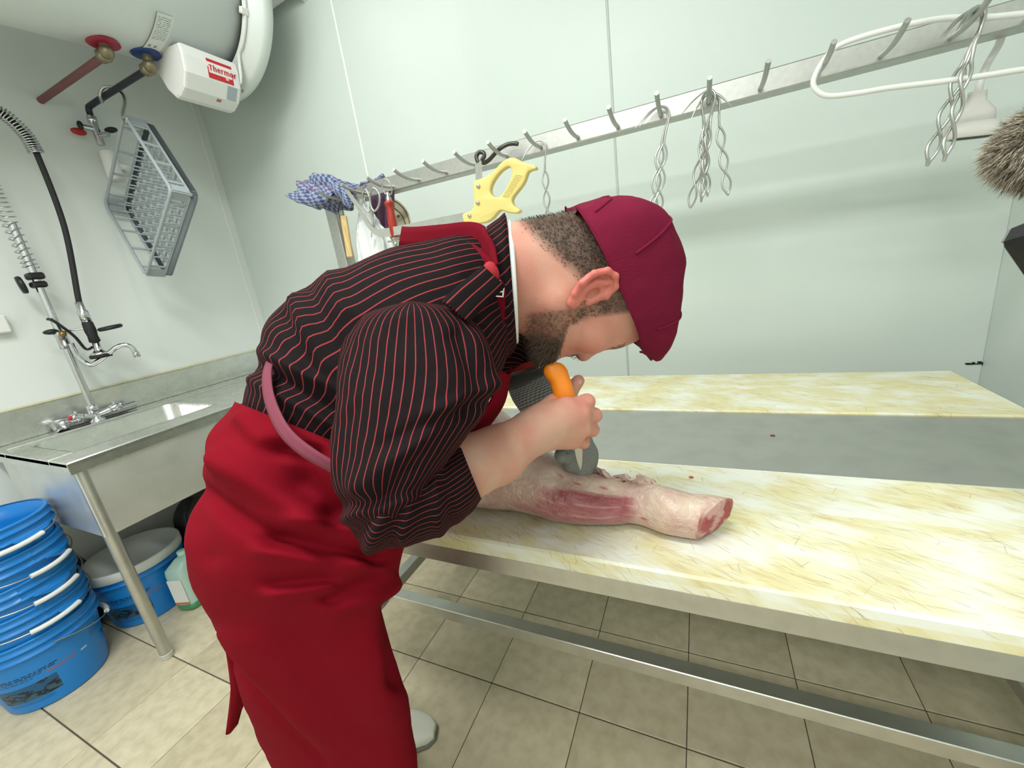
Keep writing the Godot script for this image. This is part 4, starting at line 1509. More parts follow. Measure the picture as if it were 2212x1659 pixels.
	obj("holder_knob", st, M.black, t)
	st = S()
	lathe(st, [Vector2(0.016, 0), Vector2(0.04, 0.0), Vector2(0.046, 0.008), Vector2(0.04, 0.016), Vector2(0.016, 0.016)], Transform3D(Basis(Vector3.RIGHT, 0.1), V(hx + 0.045, 1.305, hz - 0.055)), 24)
	obj("holder_ring", st, M.black, t)

# ---------------------------------------------------------------- the dishwasher rack
func rack():
	# steel hook over the cold pipe
	var st := S()
	tube(st, cr([V(-2.475, 2.30, -1.262), V(-2.47, 2.335, -1.262), V(-2.44, 2.358, -1.275), V(-2.405, 2.35, -1.298), V(-2.37, 2.315, -1.302), V(-2.352, 2.27, -1.285), V(-2.345, 2.225, -1.26), V(-2.325, 2.19, -1.245), V(-2.3, 2.175, -1.24), V(-2.285, 2.19, -1.24)], 5), 0.0065, 12)
	tag(obj("steel_hook", st, M.zinc), "bent steel hook over the black pipe that carries the grey rack", "hook")
	var t := thing("dish_rack", "grey plastic dishwasher rack hanging by one corner from the hook", "rack")
	var c := V(-2.3604, 1.8692, -1.201)
	var B := Basis(V(0.9893, -0.1063, 0.0995), V(0.1197, 0.9828, -0.1403), V(-0.0829, 0.1507, 0.9851)).orthonormalized()
	B = B * Basis(Vector3.BACK, PI / 4)
	t.transform = Transform3D(B, c)      # local xy: the rack's square, z towards its open side (0), base at -0.1
	var m: Material = M.grey_plastic
	var h := 0.25
	var dp := 0.1
	st = S()
	# rim, upper band and base band: rounded square loops
	for p in [[0.0, 0.007, 0.01], [-dp + 0.028, 0.004, 0.006]]:
		var lp := []
		for q in rrect(0, 0, h - 0.004, h - 0.004, 0.03, 0): lp.append(V(q.x, q.z, p[0]))
		lp.append(lp[0])
		tube(st, lp, p[1], 8)
	obj("rim", st, m, t)
	st = S()
	var rings := []
	for p in [[-dp, 0.0], [-dp, 0.002], [-dp + 0.028, 0.002]]:
		var ring := PackedVector3Array()
		for q in rrect(0, 0, h + p[1] - 0.002, h + p[1] - 0.002, 0.03, 0): ring.append(V(q.x, q.z, p[0]))
		rings.append(ring)
	loft(st, rings, false, false)
	rings.reverse()
	loft_in(st, rings)
	obj("base_band", st, m, t)
	# side struts between rim and base band
	for side in 4:
		var rot := Basis(Vector3.BACK, side * PI / 2)
		for k in 4:
			st = S(false)
			var x := -0.185 + k * 0.1233
			box(st, rot * V(x, h - 0.005, -dp / 2 + 0.01), V(0.012, 0.006, dp - 0.026), 0.0015, rot)
			obj("side_strut", st, m, t)
		for e in [-1.0, 1.0]:
			st = S(false)
			box(st, rot * V(e * 0.226, h - 0.006, -dp / 2 + 0.012), V(0.05, 0.004, dp - 0.024), 0.0012, rot)
			obj("corner_panel", st, m, t)
		st = S(false)
		box(st, rot * V(0, h - 0.004, -dp + 0.03), V(0.46, 0.004, 0.012), 0.001, rot)
		obj("side_strip", st, m, t)
	# base lattice
	for k in 9:
		var x := -0.208 + k * 0.052
		for s in 2:
			st = S(false)
			if s == 0: box(st, V(x, 0, -dp + 0.004), V(0.006, 0.48, 0.009), 0.001)
			else: box(st, V(0, x, -dp + 0.004), V(0.48, 0.006, 0.009), 0.001)
			obj("base_bar", st, m, t)
	# pegs
	var proto: MeshInstance3D = null
	for i in 8:
		for j in 8:
			var p := V(-0.182 + i * 0.052, -0.182 + j * 0.052, -dp + 0.006)
			if proto == null:
				st = S()
				lathe(st, [Vector2(0.007, 0), Vector2(0.0045, 0.02), Vector2(0.0034, 0.07), Vector2(0, 0.074)], Transform3D(Basis(Vector3.RIGHT, PI / 2), Vector3.ZERO), 6)
				proto = obj("peg", st, m, t, p)
			else: again(proto, "peg", t, Transform3D(Basis(), p))

# ---------------------------------------------------------------- buckets and canister
func bucket_tex() -> ImageTexture:
	var w := 512
	var h := 256
	var im := Image.create(w, h, false, Image.FORMAT_RGB8)
	var blue := Color(0.09, 0.5, 0.82)
	var dk := Color(0.03, 0.09, 0.17)
	im.fill(blue)
	var rng := RandomNumberGenerator.new()
	rng.seed = 44
	var nz := noise(0.03, 6, 4)
	# printed picture panel, text lines, small marks
	for k in 2:
		var x0 := 20 + k * 256
		for y in range(120, 200):
			for x in range(x0, x0 + 88):
				var v := nz.get_noise_2d(x, y) + (y - 160) * 0.012
				var c := Color(0.09, 0.33, 0.5) if v < -0.05 else dk if v < 0.22 else Color(0.2, 0.34, 0.42)
				im.set_pixel(x, y, c)
		for r in 4:
			var y := 66 + r * 9
			var x := x0
			while x < x0 + 96 - r * 12:
				var l := rng.randi_range(3, 12)
				im.fill_rect(Rect2i(x, y, l, 5 if r < 2 else 3), dk.lerp(blue, 0.15))
				x += l + 2
		im.fill_rect(Rect2i(x0 + 78, 88, 42, 14), Color(0.42, 0.42, 0.6))
		for r in 3: im.fill_rect(Rect2i(x0 + 4, 206 + r * 7, 70, 2), dk.lerp(blue, 0.3))
		im.fill_rect(Rect2i(x0 + 128, 96, 11, 8), Color(0.72, 0.78, 0.86))
		for r in 7: im.fill_rect(Rect2i(x0 + 150, 40 + r * 6, 40, 2), dk.lerp(blue, 0.35))
		im.fill_rect(Rect2i(x0 + 182, 104, 8, 20), dk)
	return ImageTexture.create_from_image(im)

func make_bucket(called: String, label: String, grp: String, mb: Material, rim_m: Material, handle_deg: float, turn: float, handle_drop: float, handle := true) -> Node3D:
	var t := thing(called, label, "bucket", grp)
	t.rotation.y = turn
	var st := S()
	lathe(st, [Vector2(0.1425, 0.006), Vector2(0.169, 0.225)], Transform3D(), 56)
	obj("pail", st, mb, t)
	st = S()
	lathe(st, [Vector2(0.169, 0.225), Vector2(0.171, 0.232), Vector2(0.171, 0.29), Vector2(0.168, 0.29), Vector2(0.166, 0.225), Vector2(0.139, 0.01), Vector2(0, 0.008)], Transform3D(), 56)
	lathe(st, [Vector2(0, 0.004), Vector2(0.138, 0.0), Vector2(0.1425, 0.006)], Transform3D(), 56)
	obj("inside", st, rim_m, t)
	st = S()
	lathe(st, [Vector2(0.171, 0.232), Vector2(0.181, 0.234), Vector2(0.181, 0.238), Vector2(0.1725, 0.242), Vector2(0.1725, 0.26), Vector2(0.18, 0.262), Vector2(0.181, 0.268), Vector2(0.174, 0.271), Vector2(0.174, 0.285), Vector2(0.178, 0.288), Vector2(0.177, 0.294), Vector2(0.168, 0.294)], Transform3D(), 56)
	obj("rim", st, rim_m, t)
	st = S()
	# drooping tab under the rim
	for e in [0.0]:
		var rows := []
		for j in 4:
			var row := []
			for i in 9:
				var a: float = e + 0.5 + (i - 4) * 0.09
				var yy := 0.236 - j * 0.011 * (1.0 - absf(i - 4) / 4.5)
				row.append(V(0.1815 * cos(a), yy, -0.1815 * sin(a)))
			rows.append(row)
		sheet(st, rows, 0.003)
	obj("tab", st, rim_m, t)
	if handle:
		var pts := []
		var d := deg_to_rad(handle_deg)
		for i in 25:
			var a := PI * i / 24.0
			# a wire bow pivoted at two ears, fallen against the side
			var p := V(cos(a) * 0.186, 0.25 - sin(a) * handle_drop, -sin(a) * 0.19)
			pts.append(p.rotated(Vector3.UP, d))
		st = S()
		tube(st, pts, 0.0024, 8)
		obj("handle", st, M.zinc, t)
		st = S()
		tube(st, pts.slice(9, 16), 0.0085, 12)
		obj("grip", st, M.white_plastic, t)
	return t

func buckets():
	var mb := mat(255, 255, 255, 0.35)
	mb.albedo_texture = bucket_tex()
	mb.uv1_scale = V(1, -1, 1)
	mb.uv1_offset = V(0, 1, 0)
	var rm := mat(22, 126, 208, 0.32)
	var g := ""
	var where := ["bottom one of the stack", "second from bottom of the stack", "middle one of the stack of five", "second from top of the stack", "open at the top of the stack"]
	for k in 5:
		var b := make_bucket("bucket", "blue plastic bucket with white handle grip, " + where[k], "", mb, rm, [-95.0, -85.0, -62.0, -78.0, -80.0][k], [1.65, 0.1, -0.1, 0.3, 0.0][k], [0.07, 0.03, 0.045, 0.05, 0.03][k])
		b.position = V(-2.333, 0.001 + 0.104 * k, -0.343)
	var lb := make_bucket("bucket", "blue plastic bucket closed with a white lid, standing behind the sink leg", "", mb, rm, 20.0, 1.51, 0.03, false)
	lb.position = V(-2.425, 0.0, -0.705)
	var st := S()
	lathe(st, [Vector2(0.184, 0.262), Vector2(0.186, 0.264), Vector2(0.186, 0.298), Vector2(0.182, 0.303), Vector2(0.172, 0.303), Vector2(0.168, 0.296), Vector2(0, 0.296)], Transform3D(), 56)
	obj("lid", st, mat(205, 208, 206, 0.4), lb)
	# canister with green liquid
	var c := V(-2.1764,0,-0.7406)
	var t := thing("canister", "clear plastic canister with green liquid and a white label beside the lidded bucket", "canister", "", V(c.x - 0.035, 0, c.z - 0.055))
	t.rotation.y = 0.35
	var mc := mat(190, 222, 212, 0.3)
	mc.backlight_enabled = true
	mc.backlight = Color(0.4, 0.5, 0.45)
	st = S()
	var rings := []
	for p in [[0.001, 0.9], [0.006, 0.98], [0.015, 1.0], [0.19, 1.0], [0.215, 0.95], [0.235, 0.75], [0.25, 0.5], [0.255, 0.34]]:
		rings.append(ring_of(V(-0.0 if p[1] > 0.8 else 0.012, p[0], 0), V(0.052 * p[1], 0, 0), V(0, 0, 0.075 * p[1]), 28, 4.0))
	loft(st, rings)
	obj("body", st, mc, t)
	st = S()
	rings = []
	for p in [[0.0005, 0.91], [0.005, 0.99], [0.014, 1.012], [0.036, 1.012], [0.0362, 0.99]]:
		rings.append(ring_of(V(0, p[0], 0), V(0.052 * p[1], 0, 0), V(0, 0, 0.075 * p[1]), 28, 4.0))
	loft(st, rings)
	obj("liquid_zone", st, mat(74, 140, 96, 0.25), t)
	st = S()
	lathe(st, [Vector2(0, 0), Vector2(0.02, 0), Vector2(0.02, 0.022), Vector2(0.017, 0.025), Vector2(0, 0.025)], Transform3D(Basis(), V(0.012, 0.254, 0)), 18)
	obj("cap", st, mat(190, 226, 210, 0.4), t)
	st = S(false)
	box(st, V(0.053, 0.112, 0.0), V(0.002, 0.12, 0.1), 0.0005)
	box(st, V(0.0, 0.112, 0.0755), V(0.07, 0.12, 0.002), 0.0005)
	obj("label", st, mat(238, 238, 234, 0.5), t)
	st = S(false)
	box(st, V(0.0535, 0.047, 0.0), V(0.002, 0.012, 0.1), 0.0005)
	box(st, V(0.0, 0.047, 0.076), V(0.07, 0.012, 0.002), 0.0005)
	obj("label_band", st, mat(214, 120, 60, 0.5), t)
	# dark bin bags under the sink, in the shade
	var bb := mat(20, 20, 22, 0.35)
	var nz := noise(5.0, 3, 4)
	for k in 3:
		st = S()
		rings = []
		var o: Vector3 = [V(-2.42, 0, -1.05), V(-2.3, 0, -1.5), V(-2.585, 0, -0.525)][k]
		var sz: float = [1.0, 1.0, 0.5][k]
		for j in 13:
			var f := j / 12.0
			var ring := PackedVector3Array()
			for i in 28:
				var a := TAU * i / 28
				var rr := 0.155 * sqrt(maxf(0.03, sin(PI * (0.08 + f * 0.86)))) * (1.0 + 0.3 * nz.get_noise_3d(cos(a) * 0.3 + k, f * 0.5, sin(a) * 0.3))
				ring.append(o + V(cos(a) * rr * sz, f * 0.42, sin(a) * rr * sz))
			rings.append(ring)
		loft(st, rings)
		tag(obj("bin_bag", st, bb), ["black plastic bin bag in the shade under the sink behind the lidded bucket", "black plastic bin bag farthest under the sink drainer", "slim black bag squeezed between the bucket stack and the lidded bucket"][k], "bag")


# ---------------------------------------------------------------- smooth bodies: a distance field meshed as surface nets
func smin(a: float, b: float, k: float) -> float:
	var h := maxf(k - absf(a - b), 0.0) / k
	return minf(a, b) - h * h * k * 0.25

func cap_d(p: Vector3, c: Array) -> float:       # tapered capsule [a, b, ra, rb]
	var a: Vector3 = c[0]
	var ba: Vector3 = c[1] - a
	var pa := p - a
	var h := clampf(pa.dot(ba) / maxf(ba.length_squared(), 1e-9), 0.0, 1.0)
	return (pa - ba * h).length() - lerpf(c[2], c[3], h)

func ell_d(p: Vector3, c: Vector3, r: Vector3) -> float:
	var q := (p - c) / r
	var k := q.length()
	return (k - 1.0) * minf(r.x, minf(r.y, r.z)) if k < 0.4 else k * (k - 1.0) / maxf((q / r).length(), 1e-6)

func caps_field(caps: Array, k: float) -> Callable:
	return func(p: Vector3) -> float:
		var d := 9.0
		for c in caps: d = smin(d, cap_d(p, c), k)
		return d

func nets(field: Callable, lo: Vector3, hi: Vector3, cell: float, st: SurfaceTool, color: Callable, xf := Transform3D()):
	var B := 4
	var nb := Vector3i(((hi - lo) / (cell * B)).ceil())
	var n := nb * B + Vector3i.ONE
	var val := PackedFloat32Array()
	val.resize(n.x * n.y * n.z)
	val.fill(99.0)
	var act := []
	for bz in nb.z:
		for by in nb.y:
			for bx in nb.x:
				var o := Vector3i(bx, by, bz) * B
				var c := lo + (Vector3(o) + Vector3.ONE * B * 0.5) * cell
				if absf(field.call(c)) > cell * B * 1.15: continue
				act.append(o)
				for z in B + 1:
					for y in B + 1:
						for x in B + 1:
							var i := (o.x + x) + n.x * ((o.y + y) + n.y * (o.z + z))
							if val[i] == 99.0: val[i] = field.call(lo + Vector3(o.x + x, o.y + y, o.z + z) * cell)
	var at := {}
	var vs := PackedVector3Array()
	var sy := n.x
	var sz := n.x * n.y
	var off := [0, 1, sy, sy + 1, sz, sz + 1, sz + sy, sz + sy + 1]
	var edges := [[0, 1], [2, 3], [4, 5], [6, 7], [0, 2], [1, 3], [4, 6], [5, 7], [0, 4], [1, 5], [2, 6], [3, 7]]
	for o in act:
		for z in B:
			for y in B:
				for x in B:
					var i: int = (o.x + x) + sy * (o.y + y) + sz * (o.z + z)
					var m := 0
					for k in 8:
						if val[i + off[k]] < 0.0: m |= 1 << k
					if m == 0 or m == 255: continue
					var s := Vector3.ZERO
					var cnt := 0
					for e in edges:
						var va: float = val[i + off[e[0]]]
						var vb: float = val[i + off[e[1]]]
						if (va < 0.0) == (vb < 0.0): continue
						var t := va / (va - vb)
						var pa := Vector3(e[0] & 1, (e[0] >> 1) & 1, e[0] >> 2)
						var pb := Vector3(e[1] & 1, (e[1] >> 1) & 1, e[1] >> 2)
						s += pa.lerp(pb, t)
						cnt += 1
					at[i] = vs.size()
					vs.append(lo + (Vector3(o.x + x, o.y + y, o.z + z) + s / cnt) * cell)
	var cols := PackedColorArray()
	var ws := PackedVector3Array()
	for v in vs:
		cols.append(color.call(v))
		ws.append(xf * v)
	var ax := [[1, sy, sz], [sy, sz, 1], [sz, 1, sy]]
	for i in at:
		for a in 3:
			var d: int = ax[a][0]
			var u: int = ax[a][1]
			var w: int = ax[a][2]
			if i - u < 0 or i - w < 0 or i - u - w < 0: continue
			var v0: float = val[i]
			var v1: float = val[i + d]
			if (v0 < 0.0) == (v1 < 0.0): continue
			if not (at.has(i - u) and at.has(i - w) and at.has(i - u - w)): continue
			var q := [at[i], at[i - u], at[i - u - w], at[i - w]]
			if v0 < 0.0: q.reverse()
			for k in [0, 1, 2, 0, 2, 3]:
				st.set_color(cols[q[k]])
				st.add_vertex(ws[q[k]])

# ---------------------------------------------------------------- cloth tubes between two silhouettes
var FWD := V(-0.4176,-0.2709,-0.8673)

func seg_d(p: Vector3, a: Vector3, b: Vector3) -> float:      # distance across the body's side plane
	var ba := b - a
	ba -= FWD * ba.dot(FWD)
	var pa := p - a
	pa -= FWD * pa.dot(FWD)
	var h := clampf(pa.dot(ba) / maxf(ba.length_squared(), 1e-9), 0.0, 1.0)
	return (pa - ba * h).length()

func sil(keys: Array, sub: int, n: int, folds := [], rough := 0.0, nz: FastNoiseLite = null) -> Array:
	# keys: [back edge, front edge, half depth, (exponent)]; gives rings, angle 0 at the front edge, a quarter turn towards the near side
	var ka := []
	var kb := []
	var kh := []
	var kp := []
	for k in keys:
		ka.append(k[0])
		kb.append(k[1])
		kh.append(k[2])
		kp.append(k[3] if k.size() > 3 else 2.0)
	var A := cr(ka, sub)
	var B := cr(kb, sub)
	var H := cr(kh, sub)
	var E := cr(kp, sub)
	var rings := []
	for j in A.size():
		var c: Vector3 = (A[j] + B[j]) / 2
		var x: Vector3 = (B[j] - A[j]) / 2
		# the body's depth runs along the direction in which one looks at it from the side
		var los: Vector3 = c - V(0, 1.326, 0)
		var far := los.length()
		var y: Vector3 = -los.normalized() * H[j]
		x *= sqrt(maxf(0.2, 1.0 - pow(H[j] / far, 2.0)))
		var ring := PackedVector3Array()
		for i in n:
			var a := TAU * i / n
			var ca := cos(a)
			var sa := sin(a)
			var cx := signf(ca) * pow(absf(ca), 2.0 / E[j])
			var sx := signf(sa) * pow(absf(sa), 2.0 / E[j])
			var p := c + x * cx + y * sx
			var out := (x.normalized() * cx / maxf(x.length(), 0.01) + y.normalized() * sx / maxf(absf(H[j]), 0.01)).normalized()
			if sa > -0.35:
				var q := c + x * cx
				var w := smoothstep(-0.35, 0.15, sa)
				for f in folds:
					var d: float = seg_d(q, f[0], f[1]) / f[2]
					if d < 2.6: p += out * (f[3] * exp(-d * d) * w)
			if rough > 0.0: p += out * rough * nz.get_noise_3d(p.x, p.y, p.z)
			ring.append(p)
		rings.append(ring)
	return rings

func stripes_mat(gap := 12.0) -> StandardMaterial3D:
	var im := Image.create(128, 4, false, Image.FORMAT_RGB8)
	for x in 128:
		var d := absf(x - 64.0)
		var c := Color(0.1, 0.078, 0.084).lerp(Color(0.57, 0.21, 0.23), clampf(1.0 - (d - 5.5) / 4.0, 0.0, 1.0))
		for y in 4: im.set_pixel(x, y, c)
	var m := mat(255, 255, 255, 0.85)
	m.albedo_texture = ImageTexture.create_from_image(im)
	m.metallic_specular = 0.2
	return m


# ---------------------------------------------------------------- the leg of veal on the near board
func meat():
	var t := thing("veal_leg", "raw leg of veal with a cut shank end lying on the near cutting board", "meat")
	# where it rests on the board (near lower edge) and how high and wide it is there, from the cut shank end to the thigh
	var ks := [
		[V(0.0247,0.842,-0.6398), 0.073, 0.062], [V(-0.009,0.842,-0.634), 0.075, 0.073], [V(-0.0561,0.842,-0.6376), 0.082, 0.082], [V(-0.1081,0.842,-0.6546), 0.077, 0.080],
		[V(-0.1728,0.842,-0.6313), 0.093, 0.107], [V(-0.2505,0.842,-0.6219), 0.120, 0.134], [V(-0.3407,0.842,-0.6286), 0.175, 0.18], [V(-0.4382,0.842,-0.6101), 0.245, 0.22], [V(-0.516,0.842,-0.5879), 0.24, 0.22], [V(-0.5735,0.842,-0.5835), 0.116, 0.142]]
	var base := []
	var hs := []
	var ws := []
	for k in ks:
		base.append(k[0])
		hs.append(k[1])
		ws.append(k[2])
	var sub := 14
	base = cr(base, sub)
	hs = cr(hs, sub)
	ws = cr(ws, sub)
	var n := 110
	var m := base.size()
	var nz := noise(9.0, 21, 4)
	var nf := noise(34.0, 22, 3)
	var ax: Vector3 = (base[m - 1] - base[0]).normalized()
	var side := ax.cross(Vector3.UP).normalized()        # away from the near side
	if side.z > 0: side = -side
	var rings := []
	var cols := []
	var fat := Color(0.78, 0.64, 0.60)
	var cream := Color(0.84, 0.76, 0.68)
	var red := Color(0.55, 0.22, 0.25)
	var pink := Color(0.66, 0.40, 0.42)
	var silver := Color(0.66, 0.5, 0.54)
	var lin := func(c: Color) -> Color: return c.srgb_to_linear()
	for j in m:
		var f := float(j) / (m - 1)
		var c: Vector3 = base[j] + Vector3.UP * hs[j] * 0.49 + side * ws[j] * 0.36
		var ring := PackedVector3Array()
		var col := []
		for i in n:
			var a := TAU * i / n
			var ca := cos(a)      # 1: near side
			var sa := sin(a)      # 1: top
			var rr := 1.0 + 0.07 * nz.get_noise_3d(c.x + ca * 0.06, c.y + sa * 0.06, c.z * 1.0) + 0.012 * nf.get_noise_3d(c.x + ca * 0.1, sa * 0.1, c.z)
			# the calf muscle swells on the near lower side, a groove above it; knuckle lumps near the end
			var mus := exp(-pow((f - 0.46) / 0.13, 2.0)) * exp(-pow((a - 0.12 if a < PI else a - TAU - 0.12) / 0.62, 2.0))
			rr += 0.1 * mus
			var aa := a if a < PI else a - TAU
			rr -= 0.07 * exp(-pow((f - 0.5) / 0.12, 2.0)) * exp(-pow((aa - 0.98) / 0.2, 2.0))
			rr += 0.1 * exp(-pow((f - 0.2) / 0.05, 2.0)) * exp(-pow((aa - 0.9) / 0.5, 2.0))
			rr -= 0.08 * exp(-pow((f - 0.12) / 0.03, 2.0)) * exp(-pow((aa - 0.2) / 0.7, 2.0))
			rr += 0.05 * exp(-pow((f - 0.065) / 0.03, 2.0))
			var p: Vector3 = c - side * ca * ws[j] * 0.5 * rr + Vector3.UP * sa * hs[j] * 0.5 * rr
			p += ax * (-0.03 * ca + 0.012 * sa) * -smoothstep(0.12, 0.0, f)
			p.y = maxf(p.y, 0.8415 + 0.002 * (1.0 + nf.get_noise_2d(f * 8.0, a)))
			ring.append(p)
			# own colours of the flesh: fat and membrane, bared muscle on the calf, cut flesh at the end
			var k1 := nz.get_noise_3d(p.x * 1.6, p.y * 1.6, p.z * 1.6)
			var k2 := nf.get_noise_3d(p.x * 1.2, p.y * 2.5, p.z * 1.2)
			var cc := fat.lerp(cream, clampf(0.45 + k1 * 1.2 + k2 * 0.4, 0.0, 1.0))
			cc = cc.lerp(silver, clampf(smoothstep(0.5, 0.9, f) * (0.3 + 0.9 * nz.get_noise_3d(p.x * 2.0 + 5.0, p.y * 3.0, p.z * 2.0)), 0.0, 0.75))
			var edge := 0.25 * k1 + 0.1 * k2
			var inm := smoothstep(0.0, 0.05, f - 0.31 - edge * 0.05) * smoothstep(0.0, 0.12, 0.66 - 0.1 * sa - f - edge * 0.1)
			inm *= smoothstep(0.0, 0.14, 0.86 - 0.9 * maxf(0.0, f - 0.48) * 2.0 - aa + edge * 0.2) * smoothstep(0.0, 0.12, aa + 0.72 + edge * 0.3)
			var grain := nf.get_noise_3d(f * 0.7, a * 0.45, 2.0)
			var mc := pink.lerp(red, clampf(0.45 + grain * 0.7 + k1 * 0.3 + (aa - 0.1) * 0.7, 0.0, 1.0)).lerp(silver, clampf(0.1 + 0.3 * k2 - (aa - 0.1) * 0.5, 0.0, 0.55))
			mc = mc.lerp(cream, 0.4 * smoothstep(0.9, 1.0, sin(a * 16.0 + f * 7.0 + 3.0 * nz.get_noise_3d(f * 0.4, 0.0, 7.0))))
			cc = cc.lerp(mc, inm * 0.94)
			# deep red ham behind the forearm, blood flecks
			var ham := smoothstep(0.66, 0.78, f) * smoothstep(0.55, 1.0, aa) * smoothstep(2.9, 2.4, aa)
			cc = cc.lerp(Color(0.52, 0.27, 0.30).lerp(Color(0.72, 0.56, 0.56), clampf(0.4 + k2 * 1.6, 0.0, 1.0)), ham * 0.85)
			for sp in [[0.535, 1.12, 0.005, 0.05], [0.49, 1.02, 0.008, 0.02], [0.30, -0.1, 0.012, 0.05], [0.42, 1.1, 0.01, 0.04]]:
				cc = cc.lerp(Color(0.62, 0.1, 0.12), 0.85 * exp(-pow((f - sp[0]) / sp[2], 2.0) - pow((aa - sp[1]) / sp[3], 2.0)))
			var endr := smoothstep(0.085, 0.05, f + 0.02 * k1) * smoothstep(-1.2, -0.2, -absf(aa + 0.25)) * clampf(0.5 + k2 * 1.6, 0.0, 1.0)
			cc = cc.lerp(Color(0.6, 0.12, 0.15), clampf(endr, 0.0, 0.85))
			col.append(lin.call(cc))
		rings.append(ring)
		cols.append(col)
	var mm := mat(255, 255, 255, 0.36)
	mm.vertex_color_use_as_albedo = true
	mm.metallic_specular = 0.55
	bump(mm, ntex(0.03, [], 512, 91, 5), 0.28)
	tripl(mm, 5.0)
	mm.subsurf_scatter_enabled = true
	mm.subsurf_scatter_strength = 0.08
	var st := S()
	for j in m - 1:
		for i in n:
			var i2 := (i + 1) % n
			var q := [[j, i], [j, i2], [j + 1, i2], [j + 1, i]]
			if (rings[j][i2] - rings[j][i]).cross(rings[j + 1][i] - rings[j][i]).dot(rings[j][i] - (base[j] + Vector3.UP * hs[j] * 0.5 + side * ws[j] * 0.4)) < 0: q.reverse()
			for k in [0, 2, 1, 0, 3, 2]:
				st.set_color(cols[q[k][0]][q[k][1]])
				st.add_vertex(rings[q[k][0]][q[k][1]])
	obj("flesh", st, mm, t)
	# the cut end: bared red flesh with pale sinew
	st = S()
	var cen := Vector3.ZERO
	for p in rings[0]: cen += p / n
	var cr0 := []
	for k in 9:
		var u := 1.0 - k / 8.0
		var row := []
		for i in n:
			var p: Vector3 = cen + (rings[0][i] - cen) * (u * 0.995 + 0.005)
			p -= ax * (0.012 * (1.0 - u * u) + 0.01 * nz.get_noise_3d(p.x * 4.0, p.y * 4.0, p.z * 4.0) * (1.0 - u))
			var v := nz.get_noise_3d(p.x * 3.5 + 1.0, p.y * 2.0, p.z * 3.5) + 0.4 * nf.get_noise_3d(p.x * 1.5, p.y, p.z * 1.5)
			var c := Color(0.60, 0.17, 0.2).lerp(Color(0.76, 0.58, 0.56), smoothstep(0.02, 0.2, v + 0.22 * smoothstep(0.0, 0.03, p.y - cen.y)))
			c = c.lerp(fat, smoothstep(0.8, 1.0, u) * 0.6)
			row.append([p, lin.call(c)])
		cr0.append(row)
	for k in 8:
		for i in n:
			var i2 := (i + 1) % n
			var q := [cr0[k][i], cr0[k][i2], cr0[k + 1][i2], cr0[k + 1][i]]
			if (q[1][0] - q[0][0]).cross(q[3][0] - q[0][0]).dot(-ax) < 0: q.reverse()
			for w in [0, 2, 1, 0, 3, 2]:
				st.set_color(q[w][1])
				st.add_vertex(q[w][0])
	obj("cut_end", st, mm, t)
	st = S()
	# loose flaps of membrane on the far upper edge
	st = S()
	var flap := func(a: Vector3, b: Vector3, h: float, sd: int):
		var rows := []
		for j in 7:
			var row := []
			for i in 15:
				var f := i / 14.0
				var up := h * (j / 6.0) * sin(PI * f) * (0.7 + 0.5 * sin(f * 17.0 + sd) * 0.5)
				row.append(a.lerp(b, f) + V(0.006 * sin(f * 21.0 + j + sd), up, 0.012 * sin(f * 9.0 + sd) * j / 6.0))
			rows.append(row)
		sheet(st, rows, 0.0035)
	flap.call(V(-0.2257,0.9503,-0.6848), V(-0.1437,0.9179,-0.6854), 0.03, 1)
	flap.call(V(-0.1466,0.9253,-0.6805), V(-0.0701,0.9131,-0.6905), 0.022, 4)
	obj("membrane_flap", st, mat(212, 182, 170, 0.4), t)


# ---------------------------------------------------------------- the butcher
var skin: StandardMaterial3D
var HB: Basis
var HO: Vector3

func head_field(p: Vector3) -> float:
	p.x = absf(p.x)
	var d := ell_d(p, V(0, 0.062, 0.014), V(0.075, 0.086, 0.1))
	d = smin(d, ell_d(p, V(0, -0.002, 0.05), V(0.056, 0.07, 0.062)), 0.03)
	d = smin(d, cap_d(p, [V(0.05, -0.028, 0.014), V(0.02, -0.05, 0.088), 0.024, 0.021]), 0.025)
	d = smin(d, ell_d(p, V(0, -0.048, 0.098), V(0.024, 0.018, 0.02)), 0.02)
	d = smin(d, cap_d(p, [V(0.0, 0.058, 0.1), V(0.036, 0.055, 0.088), 0.0125, 0.012]), 0.014)      # brow
	d = smin(d, ell_d(p, V(0.042, 0.018, 0.074), V(0.026, 0.022, 0.026)), 0.02)                      # cheek
	d = smin(d, cap_d(p, [V(0, 0.047, 0.102), V(0, 0.014, 0.119), 0.0085, 0.0095]), 0.012)           # nose
	d = smin(d, ell_d(p, V(0, 0.0085, 0.119), V(0.0115, 0.0095, 0.0105)), 0.008)
	d = smin(d, ell_d(p, V(0.011, 0.007, 0.108), V(0.0085, 0.008, 0.01)), 0.006)
	d = smin(d, cap_d(p, [V(0, -0.012, 0.112), V(0.02, -0.014, 0.1), 0.0072, 0.005]), 0.006)         # lips
	d = smin(d, cap_d(p, [V(0, -0.0245, 0.11), V(0.018, -0.023, 0.1), 0.0076, 0.005]), 0.006)
	var e := (p - V(0.031, 0.04, 0.108)).length() - 0.0125                                           # eye hollow
	d = -smin(-d, e, 0.012)
	d = smin(d, ell_d(p, V(0.031, 0.038, 0.0875), V(0.0135, 0.0125, 0.0125)), 0.004)                 # lid over the eyeball
	# neck towards the collar
	d = smin(d, cap_d(p, [V(0, -0.005, -0.015), HB.inverse() * (V(-0.2589,1.3009,-0.55) - HO), 0.058, 0.066]), 0.04)
	d = smin(d, cap_d(p, [V(0, 0.02, -0.045), HB.inverse() * (V(-0.2494,1.3394,-0.5667) - HO), 0.045, 0.05]), 0.03)
	return d

